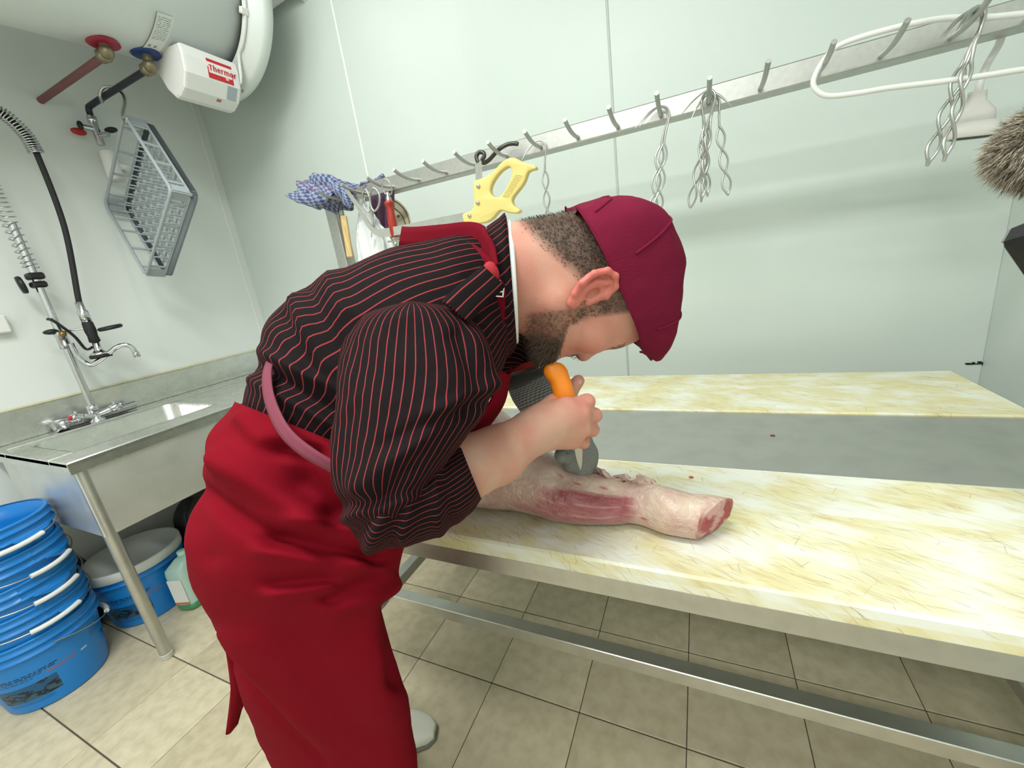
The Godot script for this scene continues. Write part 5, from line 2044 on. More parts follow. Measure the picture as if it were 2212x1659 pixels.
func ear_field(p: Vector3) -> float:      # p in ear axes: x outward from the head, y up along the ear, z forward
	var d := 9.0
	var helix := [V(0.002, -0.006, 0.012), V(0.01, 0.012, 0.016), V(0.013, 0.027, 0.01), V(0.016, 0.032, -0.003), V(0.018, 0.026, -0.015), V(0.019, 0.01, -0.021), V(0.017, -0.008, -0.018), V(0.012, -0.022, -0.009), V(0.008, -0.03, 0.002)]
	for i in helix.size() - 1: d = smin(d, cap_d(p, [helix[i], helix[i + 1], 0.0042, 0.0042]), 0.004)
	var anti := [V(0.012, 0.02, 0.0), V(0.0135, 0.008, -0.009), V(0.012, -0.008, -0.008), V(0.009, -0.016, 0.0)]
	for i in 3: d = smin(d, cap_d(p, [anti[i], anti[i + 1], 0.004, 0.004]), 0.004)
	d = smin(d, ell_d(p, V(0.009, 0.006, -0.006), V(0.0042, 0.028, 0.017)), 0.005)       # the shell's back
	d = smin(d, ell_d(p, V(0.008, -0.028, 0.001), V(0.0055, 0.009, 0.008)), 0.006)      # lobe
	d = smin(d, cap_d(p, [V(0.004, -0.012, 0.012), V(0.006, -0.002, 0.0125), 0.005, 0.005]), 0.004)   # tragus
	d = smin(d, cap_d(p, [V(-0.012, 0.0, 0.0), V(0.006, 0.0, 0.0), 0.016, 0.009]), 0.008)
	var hollow := ell_d(p, V(0.0145, -0.002, 0.004), V(0.0085, 0.0105, 0.0075))
	return -smin(-d, hollow, 0.003)

func ribbon(pts: Array, w0: Vector3, width, thick: float) -> Array:     # rows of a flat strap along pts; w0: its cross direction
	var c := cr(pts, 6)
	var rows := []
	for i in c.size():
		var t: Vector3 = (c[mini(i + 1, c.size() - 1)] - c[maxi(i - 1, 0)]).normalized()
		var f := float(i) / (c.size() - 1)
		var w: float = width if width is float else lerpf(width[0], width[1], f)
		var x := (w0 - t * w0.dot(t)).normalized() * w / 2
		rows.append([c[i] - x, c[i] - x * 0.35, c[i] + x * 0.35, c[i] + x])
	return rows

func man():
	var U := V(0.0082,0.9534,-0.3017)
	var R := V(0.9086,-0.1331,-0.3959)
	var F := FWD
	var t := thing("person", "man in a dark red flat cap, pinstriped shirt and red apron bending over the meat", "person")
	var y3 := (R * 0.984 + U * 0.18).normalized()
	var w3 := (R * 0.18 - U * 0.984).normalized()
	var z3 := (w3 * cos(0.436) + F * sin(0.436)).normalized()
	HB = Basis(y3.cross(z3), y3, z3)
	HO = V(-0.1723,1.2971,-0.5998)
	skin = mat(255, 255, 255, 0.5)
	skin.vertex_color_use_as_albedo = true
	skin.subsurf_scatter_enabled = true
	skin.subsurf_scatter_strength = 0.08
	bump(skin, ntex(0.06, [], 256, 61, 3), 0.02)
	tripl(skin, 14.0)
	var nz := noise(16.0, 31, 3)
	var nh := noise(90.0, 33, 2)
	var base := Color(0.80, 0.62, 0.54)
	var ruddy := Color(0.78, 0.48, 0.42)
	var hairc := Color(0.25, 0.2, 0.165)
	var hf := Transform3D(HB, HO)
	# hair density on the head, from its own axes: fade at the back, sideburn, beard
	var hair_at := func(p: Vector3) -> float:
		var back := smoothstep(-0.004, 0.034, p.y + maxf(0.0, -p.z) * 0.85 - 0.004 - maxf(0.0, p.z + 0.01) * 1.1) * smoothstep(0.03, 0.0, p.z - 0.002)
		back *= smoothstep(-0.1, -0.05, p.y)
		var burn := smoothstep(0.008, 0.016, p.z) * smoothstep(0.046, 0.034, p.z) * smoothstep(0.0, 0.035, p.y)
		return clampf(maxf(back, burn * 0.8), 0.0, 1.0)
	var beard_at := func(p: Vector3) -> float:
		if absf(p.x) < 0.018 and p.z > 0.11 and p.y > -0.032 and p.y < -0.01: return 0.0
		var k := clampf((0.03 - p.y) / 0.08, 0.0, 1.0)
		var edge := lerpf(0.036, 0.046, smoothstep(0.0, 0.5, k)) + 0.085 * smoothstep(0.55, 0.98, k)
		var b := smoothstep(0.012, 0.026, p.z) * smoothstep(0.006, -0.008, p.z - edge) * smoothstep(0.045, 0.03, p.y) * smoothstep(-0.088, -0.062, p.y)
		var chin := smoothstep(0.045, 0.085, p.z)
		var lip := smoothstep(0.098, 0.106, p.z) * smoothstep(-0.012, -0.006, p.y) * smoothstep(0.003, -0.003, p.y) * smoothstep(0.03, 0.02, absf(p.x)) * 0.5
		return clampf(maxf(b * lerpf(0.5, 1.0, chin), lip), 0.0, 1.0)
	var skin_of := func(p: Vector3) -> Color:
		var c := base.lerp(ruddy, clampf(0.25 + 0.5 * nz.get_noise_3d(p.x, p.y, p.z) + 0.35 * smoothstep(0.03, 0.09, p.z) + 0.25 * smoothstep(-0.03, -0.06, p.y), 0.0, 0.85))
		if absf(p.x) < 0.025 and p.z > 0.1 and p.y < -0.008 and p.y > -0.031: c = Color(0.68, 0.4, 0.37)
		var h: float = maxf(hair_at.call(p), beard_at.call(p))
		var g := clampf(h * 1.15 - 0.12 + 0.3 * nh.get_noise_3d(p.x, p.y, p.z) * h, 0.0, 1.0)
		if absf(absf(p.x) - 0.03) < 0.02 and absf(p.y - 0.058) < 0.006 and p.z > 0.085: g = 0.75      # eyebrow
		if absf(absf(p.x) - 0.031) < 0.012 and absf(p.y - 0.031) < 0.0016 and p.z > 0.085: g = 0.8      # lashes
		return c.lerp(hairc, g * 0.8).srgb_to_linear()
	var st := S()
	nets(head_field, V(-0.098, -0.16, -0.13), V(0.098, 0.155, 0.14), 0.0033, st, skin_of, hf)
	var eb := Basis(V(-1, 0, 0), V(0, 0.9, -0.42).normalized(), V(0, 0.42, 0.9).normalized())
	var ear_x := Basis(Vector3.UP, 0.28)
	for s in [-1.0, 1.0]:
		var b := Basis(V(s, 0, 0), V(0, 0.93, -0.37), V(0, 0.37, 0.93))
		nets(ear_field, V(-0.02, -0.042, -0.03), V(0.028, 0.042, 0.024), 0.0015, st, func(p: Vector3) -> Color: return base.lerp(Color(0.78, 0.40, 0.36), clampf(0.45 + p.x * 22.0, 0.0, 0.9)).srgb_to_linear(), hf * Transform3D(b, V(s * 0.071, 0.014, 0.0)))
	# right forearm and hand
	var wr := V(-0.21,1.1058,-0.4792)
	var caps := [[V(-0.2614,1.1065,-0.359), V(-0.2355,1.1006,-0.4181), 0.041, 0.036], [V(-0.2355,1.1006,-0.4181), wr, 0.036, 0.0295],
		[wr, V(-0.1744,1.1226,-0.527), 0.028, 0.0185], [wr, V(-0.157,1.1123,-0.5379), 0.026, 0.0165], [wr, V(-0.1581,1.09,-0.5373), 0.025, 0.016], [wr, V(-0.1705,1.0731,-0.5307), 0.024, 0.0145],
		[V(-0.2059,1.1056,-0.51), V(-0.1765,1.0919,-0.5383), 0.026, 0.018]]
	var knuckles := [[V(-0.1744,1.1239,-0.5274), V(-0.1507,1.123,-0.5581), V(-0.1714,1.1079,-0.5781), V(-0.1859,1.1048,-0.5655), 0.0118], [V(-0.1565,1.1131,-0.5361), V(-0.1432,1.0988,-0.5657), V(-0.1676,1.0826,-0.5835), V(-0.1826,1.0867,-0.5684), 0.0112], [V(-0.1579,1.0904,-0.5364), V(-0.1485,1.0755,-0.5651), V(-0.1717,1.0628,-0.5811), V(-0.1849,1.0706,-0.5657), 0.0106], [V(-0.1705,1.0731,-0.5307), V(-0.1619,1.0567,-0.5574), V(-0.1807,1.0496,-0.5703), V(-0.1913,1.0595,-0.558), 0.0094]]
	var fingers := []
	for k in knuckles:
		fingers.append([[k[0], k[1], k[4] * 1.15, k[4]], [k[1], k[2], k[4], k[4] * 0.9], [k[2], k[3], k[4] * 0.9, k[4] * 0.78]])
	var thumb := [[V(-0.2065,1.1169,-0.5017), V(-0.2004,1.122,-0.5512), 0.021, 0.0145], [V(-0.2004,1.122,-0.5512), V(-0.1847,1.1297,-0.5854), 0.0138, 0.0125], [V(-0.1847,1.1297,-0.5854), V(-0.1739,1.1418,-0.6024), 0.0122, 0.0102]]
	var hand_field := func(p: Vector3) -> float:
		var d := 9.0
		for c in caps: d = smin(d, cap_d(p, c), 0.011)
		var e := 9.0
		for c in thumb: e = smin(e, cap_d(p, c), 0.006)
		d = smin(d, e, 0.008)
		for fg in fingers:
			e = 9.0
			for c in fg: e = smin(e, cap_d(p, c), 0.004)
			d = smin(d, e, 0.0042)
		return d
	var kn := []
	for k in knuckles: kn.append(k[0])
	var arm_col := func(p: Vector3) -> Color:
		var c := base.lerp(ruddy, clampf(0.22 + 0.55 * nz.get_noise_3d(p.x, p.y, p.z), 0.0, 0.6))
		for k in knuckles:
			for q in 2: c = c.lerp(Color(0.80, 0.46, 0.40), 0.5 * exp(-pow((p - k[q]).length() / 0.017, 2.0)))
		c = c.lerp(Color(0.84, 0.52, 0.46), 0.6 * exp(-pow((p - thumb[2][1]).length() / 0.014, 2.0)))
		return c.srgb_to_linear()
	var lo := Vector3.INF
	var hi := -Vector3.INF
	for c in caps + thumb + fingers[0] + fingers[1] + fingers[2] + fingers[3]:
		for q in 2:
			lo = lo.min(c[q] - Vector3.ONE * 0.05)
			hi = hi.max(c[q] + Vector3.ONE * 0.05)
	nets(hand_field, lo, hi, 0.003, st, arm_col)
	# the rest of the body, inside the clothes
	var pel := V(-0.5439,1.0502,-0.3553)
	var che := V(-0.3903,1.2553,-0.4818)
	var nb := V(-0.2865,1.303,-0.5374)
	var foot_l := V(-0.93, 0.05, -0.585)
	var foot_r := V(-0.97, 0.05, -0.30)
	var kl := V(-0.7113,0.4391,-0.3951)
	var kr := V(-0.7016,0.434,-0.329)
	var core := [[pel, che, 0.07, 0.09], [che, nb, 0.1, 0.05], [nb, V(-0.2559,1.3017,-0.5518), 0.052, 0.056],
		[V(-0.3105,1.2576,-0.3883), V(-0.3067,1.1122,-0.2928), 0.04, 0.03], [V(-0.3067,1.1122,-0.2928), V(-0.26,1.1063,-0.3619), 0.03, 0.036], [che, V(-0.3105,1.2576,-0.3883), 0.08, 0.05],
		[che, V(-0.4011,1.211,-0.6242), 0.08, 0.04], [V(-0.4011,1.211,-0.6242), V(-0.3102,1.173,-0.6584), 0.036, 0.03], [V(-0.3102,1.173,-0.6584), V(-0.2491,1.0633,-0.6651), 0.028, 0.022],
		[pel, V(-0.5418,0.984,-0.3241), 0.07, 0.06], [V(-0.5418,0.984,-0.3241), kr, 0.06, 0.05], [kr, foot_r, 0.05, 0.038], [pel, V(-0.5701,0.9609,-0.3839), 0.07, 0.06], [V(-0.5701,0.9609,-0.3839), kl, 0.08, 0.055], [kl, foot_l, 0.05, 0.038]]
	lo = Vector3.INF
	hi = -Vector3.INF
	for c in core:
		for q in 2:
			lo = lo.min(c[q] - Vector3.ONE * 0.12)
			hi = hi.max(c[q] + Vector3.ONE * 0.12)
	nets(caps_field(core, 0.05), lo, hi, 0.016, st, func(_p: Vector3) -> Color: return base.srgb_to_linear())
	obj("body", st, skin, t)
	# ---- short hair and beard as fine strands
	var rng := RandomNumberGenerator.new()
	rng.seed = 7
	for kind in 2:
		st = S(false)
		var made := 0
		var tries := 0
		while made < [6500, 3400][kind] and tries < 90000:
			tries += 1
			var p := V(rng.randf_range(-0.09, 0.09), rng.randf_range(-0.09, 0.1), rng.randf_range(-0.11, 0.13))
			var dens: float = hair_at.call(p) if kind == 0 else beard_at.call(p)
			if rng.randf() > dens: continue
			# walk onto the skin
			var ok := false
			var g := Vector3.ZERO
			for it in 4:
				var d := head_field(p)
				if absf(d) > 0.025: break
				g = V(head_field(p + V(0.002, 0, 0)) - d, head_field(p + V(0, 0.002, 0)) - d, head_field(p + V(0, 0, 0.002)) - d).normalized()
				p -= g * d
				ok = it == 3
			if not ok: continue
			dens = hair_at.call(p) if kind == 0 else beard_at.call(p)
			if rng.randf() > dens: continue
			var grow: Vector3 = (g * 0.55 + (V(0, -0.8, -0.35) if kind == 0 else V(0, -0.7, 0.3)) + V(rng.randfn(), rng.randfn(), rng.randfn()) * 0.22).normalized()
			var chin := 0.0 if kind == 0 else smoothstep(0.05, 0.095, p.z)
			var ln := rng.randf_range(0.003, 0.0065) * (1.0 + 1.6 * chin) * (0.45 + 0.55 * dens)
			var s := grow.cross(g).normalized() * rng.randf_range(0.00035, 0.0006)
			var e := p + grow * ln
			var mid := p + grow * ln * 0.5 + g * 0.0008
			st.set_uv(Vector2.ZERO)
			var w := [hf * (p - s), hf * (p + s), hf * (mid + s * 0.8), hf * (mid - s * 0.8), hf * e]
			quad(st, w[0], w[1], w[2], w[3])
			tri(st, w[3], w[2], w[4])
			made += 1
		var mh := obj("hair" if kind == 0 else "beard", st, mat(92, 76, 64, 0.7), t)
		mh.set_meta("kind", "stuff")
	# eye
	st = S()
	ball(st, hf * V(-0.031, 0.0365, 0.0885), Vector3.ONE * 0.0118, 14)
	obj("eye", st, mat(70, 58, 52, 0.2), t)
	# thumb nail
	st = S()
	var tn: Vector3 = thumb[2][1]
	ball(st, tn - F * 0.0062 - (thumb[2][1] - thumb[2][0]).normalized() * 0.002 + R * 0.002, V(0.0045, 0.0065, 0.005), 12, Basis(F.cross((thumb[2][1] - thumb[2][0]).normalized()).normalized(), (thumb[2][1] - thumb[2][0]).normalized(), F))
	obj("thumb_nail", st, mat(222, 170, 156, 0.3), t)
	clothes(t, hf, F, R, U)
	cap(t, hf)

func cap(t: Node3D, hf: Transform3D):
	var mc := mat(112, 26, 52, 0.9)
	mc.metallic_specular = 0.2
	bump(mc, ntex(0.08, [], 256, 66, 3), 0.05)
	tripl(mc, 12.0, false)
	# outline of the crown over the head's middle, back rim to front; and the rim's height
	var top := cr([Vector2(-0.091, 0.012), Vector2(-0.102, 0.043), Vector2(-0.102, 0.074), Vector2(-0.098, 0.1), Vector2(-0.08, 0.13), Vector2(-0.05, 0.149), Vector2(-0.014, 0.158), Vector2(0.028, 0.157), Vector2(0.072, 0.151), Vector2(0.115, 0.142), Vector2(0.143, 0.13), Vector2(0.149, 0.124)], 5)
	var nz := noise(11.0, 8, 3)
	var rows := []
	for k in top.size():
		var f := float(k) / (top.size() - 1)
		var z: float = top[k].x
		var y: float = top[k].y
		# each row runs from the right rim over the top point to the left rim; the rows fan from the nape to the brim
		var zr := lerpf(-0.1, 0.118, smoothstep(0.0, 1.0, f))
		var yr := 0.012 + 0.36 * (zr + 0.1)
		var wr: float = 0.081 * pow(maxf(0.0, 1.0 - pow(absf((zr - 0.008) / 0.113), 2.6)), 0.42) + 0.006
		var row := []
		for i in 33:
			var a := PI * i / 32.0
			var c := cos(a)
			var s := sin(a)
			var x := wr * signf(c) * pow(absf(c), 0.82) * (1.0 + 0.12 * sin(a) * sin(a))
			var g := pow(s, 0.72)
			var p := V(x, lerpf(yr, y, g), lerpf(zr, z, g))
			p += (p - V(0, 0.06, 0.01)).normalized() * 0.003 * nz.get_noise_3d(p.x, p.y, p.z) * 1.5
			row.append(hf * p)
		rows.append(row)
	var st := S()
	sheet(st, rows, -0.003)
	obj("cap", st, mc, t)
	var cp = t.get_node("cap")
	# piped seams across and along
	for sm in [[8, 0.0], [22, 0.0], [39, 0.0]]:
		st = S()
		var pts := []
		for i in range(2, 31): pts.append(rows[sm[0]][i])
		tube(st, pts, 0.002, 6)
		obj("seam", st, mc, cp)
	st = S()
	var pts := []
	for k in range(1, rows.size() - 1): pts.append(rows[k][0])
	tube(st, pts, 0.0016, 6)
	pts = []
	for k in range(1, rows.size() - 1): pts.append(rows[k][32])
	tube(st, pts, 0.0016, 6)
	obj("rim", st, mc, cp)
	# brim
	rows = []
	for j in 9:
		var f := j / 8.0
		var row := []
		for i in 21:
			var a := (i / 20.0 - 0.5) * 2.0
			var ww := 0.058 * (1.0 - 0.3 * f * f)
			var z := lerpf(0.098, 0.151, f) - 0.05 * a * a * (1.0 + 0.25 * f)
			var y := lerpf(0.084, 0.118, f) - 0.018 * a * a
			row.append(hf * V(a * ww, y, z))
		rows.append(row)
	st = S()
	sheet(st, rows, 0.007)
	obj("brim", st, mc, cp)

func clothes(t: Node3D, hf: Transform3D, F: Vector3, R: Vector3, U: Vector3):
	var ms := stripes_mat()
	var ma := mat(118, 15, 29, 0.82)
	ma.metallic_specular = 0.12
	bump(ma, ntex(0.1, [], 256, 67, 2), 0.03)
	tripl(ma, 16.0)
	var nz := noise(5.0, 17, 3)
	var nf := noise(13.0, 18, 3)
	# ---- shirt body
	var keys := [
		[V(-0.6148,1.1676,-0.3463), V(-0.454,1.0755,-0.395), 0.14], [V(-0.6064,1.21,-0.3636), V(-0.4103,1.0985,-0.4232), 0.145], [V(-0.5886,1.2485,-0.3842), V(-0.3761,1.0967,-0.4391), 0.15], [V(-0.5851,1.2969,-0.401), V(-0.345,1.0987,-0.4547), 0.156],
		[V(-0.5219,1.3404,-0.4392), V(-0.2925,1.1354,-0.4856), 0.162], [V(-0.4317,1.3739,-0.4874), V(-0.2696,1.166,-0.5005), 0.16], [V(-0.3509,1.3851,-0.5275), V(-0.2582,1.1874,-0.5104), 0.142], [V(-0.3052,1.3861,-0.5498), V(-0.2519,1.2057,-0.5191), 0.108], [V(-0.2757,1.3786,-0.5639), V(-0.2471,1.2205,-0.5283), 0.082]]
	var folds := [[V(-0.5799,1.2505,-0.389), V(-0.4656,1.1751,-0.4205), 0.012, 0.009], [V(-0.5708,1.2296,-0.3869), V(-0.4782,1.1476,-0.4058), 0.009, -0.008], [V(-0.5865,1.2123,-0.3739), V(-0.4907,1.1396,-0.3973), 0.008, 0.007], [V(-0.5392,1.2902,-0.421), V(-0.4904,1.1722,-0.4076), 0.012, -0.008], [V(-0.5078,1.3247,-0.4469), V(-0.4743,1.2416,-0.437), 0.012, -0.007], [V(-0.5265,1.3144,-0.4347), V(-0.4932,1.2182,-0.4207), 0.012, 0.007], [V(-0.5583,1.2343,-0.3943), V(-0.5026,1.2001,-0.4104), 0.007, 0.005], [V(-0.4797,1.3402,-0.4653), V(-0.4553,1.2844,-0.4596), 0.012, 0.006]]
	ms.uv1_scale = V(60, 1, 1)
	var st := S()
	loft(st, sil(keys, 10, 120, folds, 0.008, nz), true, false)
	obj("shirt", st, ms, t)
	var sh = t.get_node("shirt")
	# ---- right sleeve, upper part
	var m2: StandardMaterial3D = ms.duplicate()
	m2.uv1_scale = V(54, 1, 1)
	keys = [
		[V(-0.3112,1.3083,-0.3865), V(-0.2884,1.3039,-0.3961), 0.03], [V(-0.353,1.2992,-0.3693), V(-0.2498,1.2862,-0.415), 0.07], [V(-0.3739,1.2775,-0.3525), V(-0.2274,1.2519,-0.415), 0.086], [V(-0.375,1.2414,-0.3292), V(-0.2143,1.2118,-0.3973), 0.09], [V(-0.3725,1.1995,-0.3058), V(-0.2157,1.1805,-0.3753), 0.092],
		[V(-0.3672,1.1582,-0.2862), V(-0.2315,1.1578,-0.3514), 0.09], [V(-0.3595,1.1271,-0.2721), V(-0.2473,1.1346,-0.3285), 0.084], [V(-0.35,1.0989,-0.2644), V(-0.2653,1.1102,-0.3087), 0.076], [V(-0.3377,1.074,-0.2614), V(-0.2807,1.0894,-0.2937), 0.06], [V(-0.3246,1.0581,-0.2639), V(-0.295,1.0718,-0.2824), 0.035]]
	folds = [[V(-0.2374,1.1964,-0.3641), V(-0.3427,1.0696,-0.2622), 0.011, -0.008], [V(-0.2281,1.1902,-0.3666), V(-0.3123,1.1585,-0.3161), 0.009, -0.006], [V(-0.2562,1.1796,-0.3498), V(-0.3285,1.1225,-0.2856), 0.012, 0.007], [V(-0.2188,1.205,-0.3873), V(-0.2778,1.1857,-0.347), 0.009, 0.007], [V(-0.3515,1.1068,-0.2696), V(-0.2876,1.1118,-0.3019), 0.008, -0.005], [V(-0.3493,1.0921,-0.2661), V(-0.2785,1.1033,-0.3036), 0.007, 0.006], [V(-0.2476,1.26,-0.4136), V(-0.2211,1.2104,-0.3878), 0.012, 0.006], [V(-0.2626,1.257,-0.4054), V(-0.233,1.2071,-0.381), 0.01, -0.006]]
	st = S()
	loft(st, sil(keys, 10, 100, folds, 0.005, nf))
	obj("sleeve", st, m2, sh)
	# ---- right sleeve, forearm part with the turned cuff
	var m3: StandardMaterial3D = ms.duplicate()
	m3.uv1_scale = V(46, 1, 1)
	keys = [
		[V(-0.3054,1.1048,-0.2866), V(-0.3326,1.0875,-0.2681), 0.03], [V(-0.2935,1.1256,-0.2965), V(-0.3299,1.0719,-0.2622), 0.055], [V(-0.2803,1.1358,-0.3083), V(-0.3148,1.0565,-0.2669), 0.064], [V(-0.2705,1.1397,-0.3258), V(-0.292,1.0498,-0.2873), 0.066], [V(-0.2643,1.1397,-0.3472), V(-0.2651,1.0504,-0.319), 0.064], [V(-0.2605,1.1365,-0.3642), V(-0.2433,1.061,-0.3489), 0.06], [V(-0.2577,1.1343,-0.3718), V(-0.2353,1.0702,-0.3625), 0.055]]
	folds = [[V(-0.3013,1.1138,-0.296), V(-0.3245,1.0598,-0.2679), 0.009, 0.007], [V(-0.2875,1.1213,-0.3049), V(-0.3063,1.0547,-0.2751), 0.008, -0.006], [V(-0.276,1.1364,-0.3152), V(-0.2925,1.0694,-0.2863), 0.008, 0.006], [V(-0.2705,1.1401,-0.3305), V(-0.2826,1.0954,-0.3108), 0.008, -0.006], [V(-0.2698,1.1301,-0.3335), V(-0.2668,1.0545,-0.3171), 0.006, 0.005], [V(-0.2647,1.1318,-0.3423), V(-0.2586,1.0525,-0.3262), 0.006, -0.004]]
	var rings := sil(keys, 10, 90, folds, 0.004, nf)
	var inner := []
	for k in 7:
		var r: PackedVector3Array = rings[rings.size() - 1 - k * 2].duplicate()
		var c := Vector3.ZERO
		for p in r: c += p / r.size()
		for i in r.size(): r[i] = c + (r[i] - c) * (0.94 - 0.012 * k)
		inner.append(r)
	st = S()
	loft(st, rings + inner, true, false)
	obj("sleeve_cuff", st, m3, sh)
	# armhole seam and shoulder tab
	var m4: StandardMaterial3D = ms.duplicate()
	m4.uv1_scale = V(3, 1, 1)
	st = S()
	sheet(st, ribbon([V(-0.2203,1.3186,-0.4451), V(-0.2226,1.3104,-0.4206), V(-0.2258,1.3007,-0.3907), V(-0.2298,1.2899,-0.3647)], R * 0.67 - U * 0.74, 0.036, 0.003), 0.004)
	obj("shoulder_tab", st, m4, sh)
	# ---- collar: striped outer, white inner
	var m5: StandardMaterial3D = ms.duplicate()
	m5.uv1_scale = V(1, 1, 1)
	var c0 := ring_collar(V(-0.2775,1.3821,-0.5641), V(-0.251,1.2037,-0.5212), 0.082, F)
	var c1 := ring_collar(V(-0.2616,1.3913,-0.5747), V(-0.2436,1.2103,-0.5269), 0.083, F)
	var c2 := ring_collar(V(-0.2542,1.3979,-0.5803), V(-0.2398,1.2175,-0.5309), 0.08, F)
	var c3 := ring_collar(V(-0.2518,1.3911,-0.5794), V(-0.241,1.2228,-0.532), 0.076, F)
	var c4 := ring_collar(V(-0.2629,1.3799,-0.5705), V(-0.2496,1.224,-0.5283), 0.074, F)
	var m6: StandardMaterial3D = ms.duplicate()
	m6.uv1_scale = V(1, 1, 1)
	st = S()
	loft_v(st, [c0, c1, c2, c3, c4], 46.0)
	obj("collar", st, m6, sh)
	st = S()
	loft(st, [ring_collar(V(-0.2605,1.3796,-0.5716), V(-0.2471,1.2224,-0.5289), 0.075, F), ring_collar(V(-0.2482,1.388,-0.5802), V(-0.241,1.2202,-0.5312), 0.0765, F), ring_collar(V(-0.2439,1.3797,-0.5796), V(-0.2374,1.2223,-0.5336), 0.0755, F), ring_collar(V(-0.244,1.3772,-0.5788), V(-0.2379,1.2262,-0.5345), 0.071, F), ring_collar(V(-0.2544,1.3755,-0.5732), V(-0.2471,1.2301,-0.5313), 0.069, F)], false, false)
	obj("inner_collar", st, mat(226, 226, 226, 0.8), sh)
	# ---- apron skirt
	keys = [
		[V(-0.6221,1.1928,-0.3507), V(-0.4414,1.09,-0.4055), 0.152], [V(-0.631,1.1699,-0.3392), V(-0.4105,1.0692,-0.4139), 0.158], [V(-0.6474,1.1332,-0.3198), V(-0.3828,1.0423,-0.4189), 0.165], [V(-0.6677,1.0905,-0.2967), V(-0.3768,1.0153,-0.4133), 0.172], [V(-0.6912,1.0419,-0.276), V(-0.3884,0.9778,-0.4018), 0.176], [V(-0.7023,0.9972,-0.2624), V(-0.4026,0.94,-0.3889), 0.178, 2.1],
		[V(-0.7091,0.9439,-0.2541), V(-0.4204,0.905,-0.3809), 0.178, 2.1], [V(-0.7138,0.8837,-0.2561), V(-0.4461,0.8619,-0.3781), 0.176, 2.2], [V(-0.7187,0.8042,-0.2635), V(-0.4633,0.7923,-0.3827), 0.17, 2.2], [V(-0.7296,0.7206,-0.2667), V(-0.4723,0.7057,-0.386), 0.165, 2.3], [V(-0.7512,0.6187,-0.2706), V(-0.4838,0.5956,-0.3921), 0.16, 2.3], [V(-0.7723,0.4893,-0.2776), V(-0.5073,0.4677,-0.3985), 0.155, 2.3], [V(-0.7811,0.3036,-0.2961), V(-0.5451,0.2877,-0.4048), 0.15, 2.3]]
	folds = [
		[V(-0.5531,1.1148,-0.3595), V(-0.5159,1.1029,-0.3737), 0.012, -0.0216], [V(-0.6061,1.0978,-0.3287), V(-0.5303,1.0249,-0.3482), 0.022, 0.0216], [V(-0.5287,1.0604,-0.3543), V(-0.4958,1.0198,-0.3632), 0.03, -0.0324], [V(-0.6468,1.0646,-0.2987), V(-0.576,0.9886,-0.3206), 0.014, -0.0189], [V(-0.576,0.9886,-0.3206), V(-0.5132,0.943,-0.3366), 0.014, -0.0162], [V(-0.5415,1.0133,-0.3334), V(-0.456,0.9777,-0.375), 0.012, 0.0162],
		[V(-0.5571,0.9872,-0.3293), V(-0.4658,0.9427,-0.3593), 0.012, -0.0189], [V(-0.5825,0.9697,-0.3116), V(-0.4704,0.9204,-0.3617), 0.016, 0.0175], [V(-0.5893,0.9149,-0.3027), V(-0.5282,0.9141,-0.3318), 0.014, -0.0162], [V(-0.5957,0.8887,-0.303), V(-0.5326,0.8938,-0.3292), 0.016, 0.0135], [V(-0.5371,0.8712,-0.3257), V(-0.4705,0.907,-0.3574), 0.014, -0.0203], [V(-0.5391,0.8442,-0.3278), V(-0.4391,0.8794,-0.3755), 0.02, 0.0162], [V(-0.6398,1.1549,-0.3303), V(-0.5905,1.102,-0.3375), 0.025, 0.0108], [V(-0.59,1.1574,-0.355), V(-0.5655,1.1245,-0.3566), 0.012, 0.0095],
		[V(-0.4668,0.8319,-0.3704), V(-0.4999,0.6614,-0.3703), 0.022, -0.0216], [V(-0.4938,0.8217,-0.3542), V(-0.5484,0.5729,-0.3539), 0.03, 0.0108], [V(-0.7145,0.8072,-0.2664), V(-0.6722,0.44,-0.322), 0.010, -0.013], [V(-0.6964,0.8104,-0.2761), V(-0.6473,0.4416,-0.3345), 0.016, 0.008], [V(-0.6654,1.0739,-0.2927), V(-0.652,0.9732,-0.2792), 0.02, -0.0081], [V(-0.6619,0.7849,-0.2848), V(-0.6421,0.5311,-0.3188), 0.04, 0.0095], [V(-0.5973,0.7993,-0.3089), V(-0.5792,0.5219,-0.3462), 0.03, -0.0081]]
	st = S()
	loft(st, sil(keys, 10, 140, folds, 0.008, nz), false, false)
	obj("apron", st, ma, t)
	var ap = t.get_node("apron")
	# back panel that shows below the overlapping edge, and its loose tip
	var rows := []
	st = S()
	var l := cr([V(-0.6996,0.8563,-0.2601), V(-0.7172,0.7795,-0.2622), V(-0.749,0.6901,-0.2594), V(-0.7842,0.5881,-0.2509)], 5)
	var r := cr([V(-0.656,0.8609,-0.2595), V(-0.673,0.7795,-0.2604), V(-0.7037,0.7007,-0.2614), V(-0.7811,0.5909,-0.2532)], 5)
	for i in l.size():
		var row := []
		for k in 7: row.append(l[i].lerp(r[i], k / 6.0) + F * 0.012 * sin(k * 1.1 + i * 0.15))
		rows.append(row)
	sheet(st, rows, 0.003)
	obj("loose_tip", st, ma, ap)
	# bib in front of the chest
	st = S()
	rows = []
	l = cr([V(-0.242,1.2082,-0.4578), V(-0.2445,1.174,-0.4459), V(-0.2554,1.1545,-0.4288), V(-0.2747,1.1311,-0.4064), V(-0.2936,1.1081,-0.3844), V(-0.3152,1.0889,-0.368)], 5)
	r = cr([V(-0.2625,1.1852,-0.5445), V(-0.2813,1.1404,-0.5445), V(-0.3096,1.1021,-0.5305), V(-0.3436,1.0647,-0.5024), V(-0.3775,1.0379,-0.4777), V(-0.4047,1.0065,-0.4548)], 5)
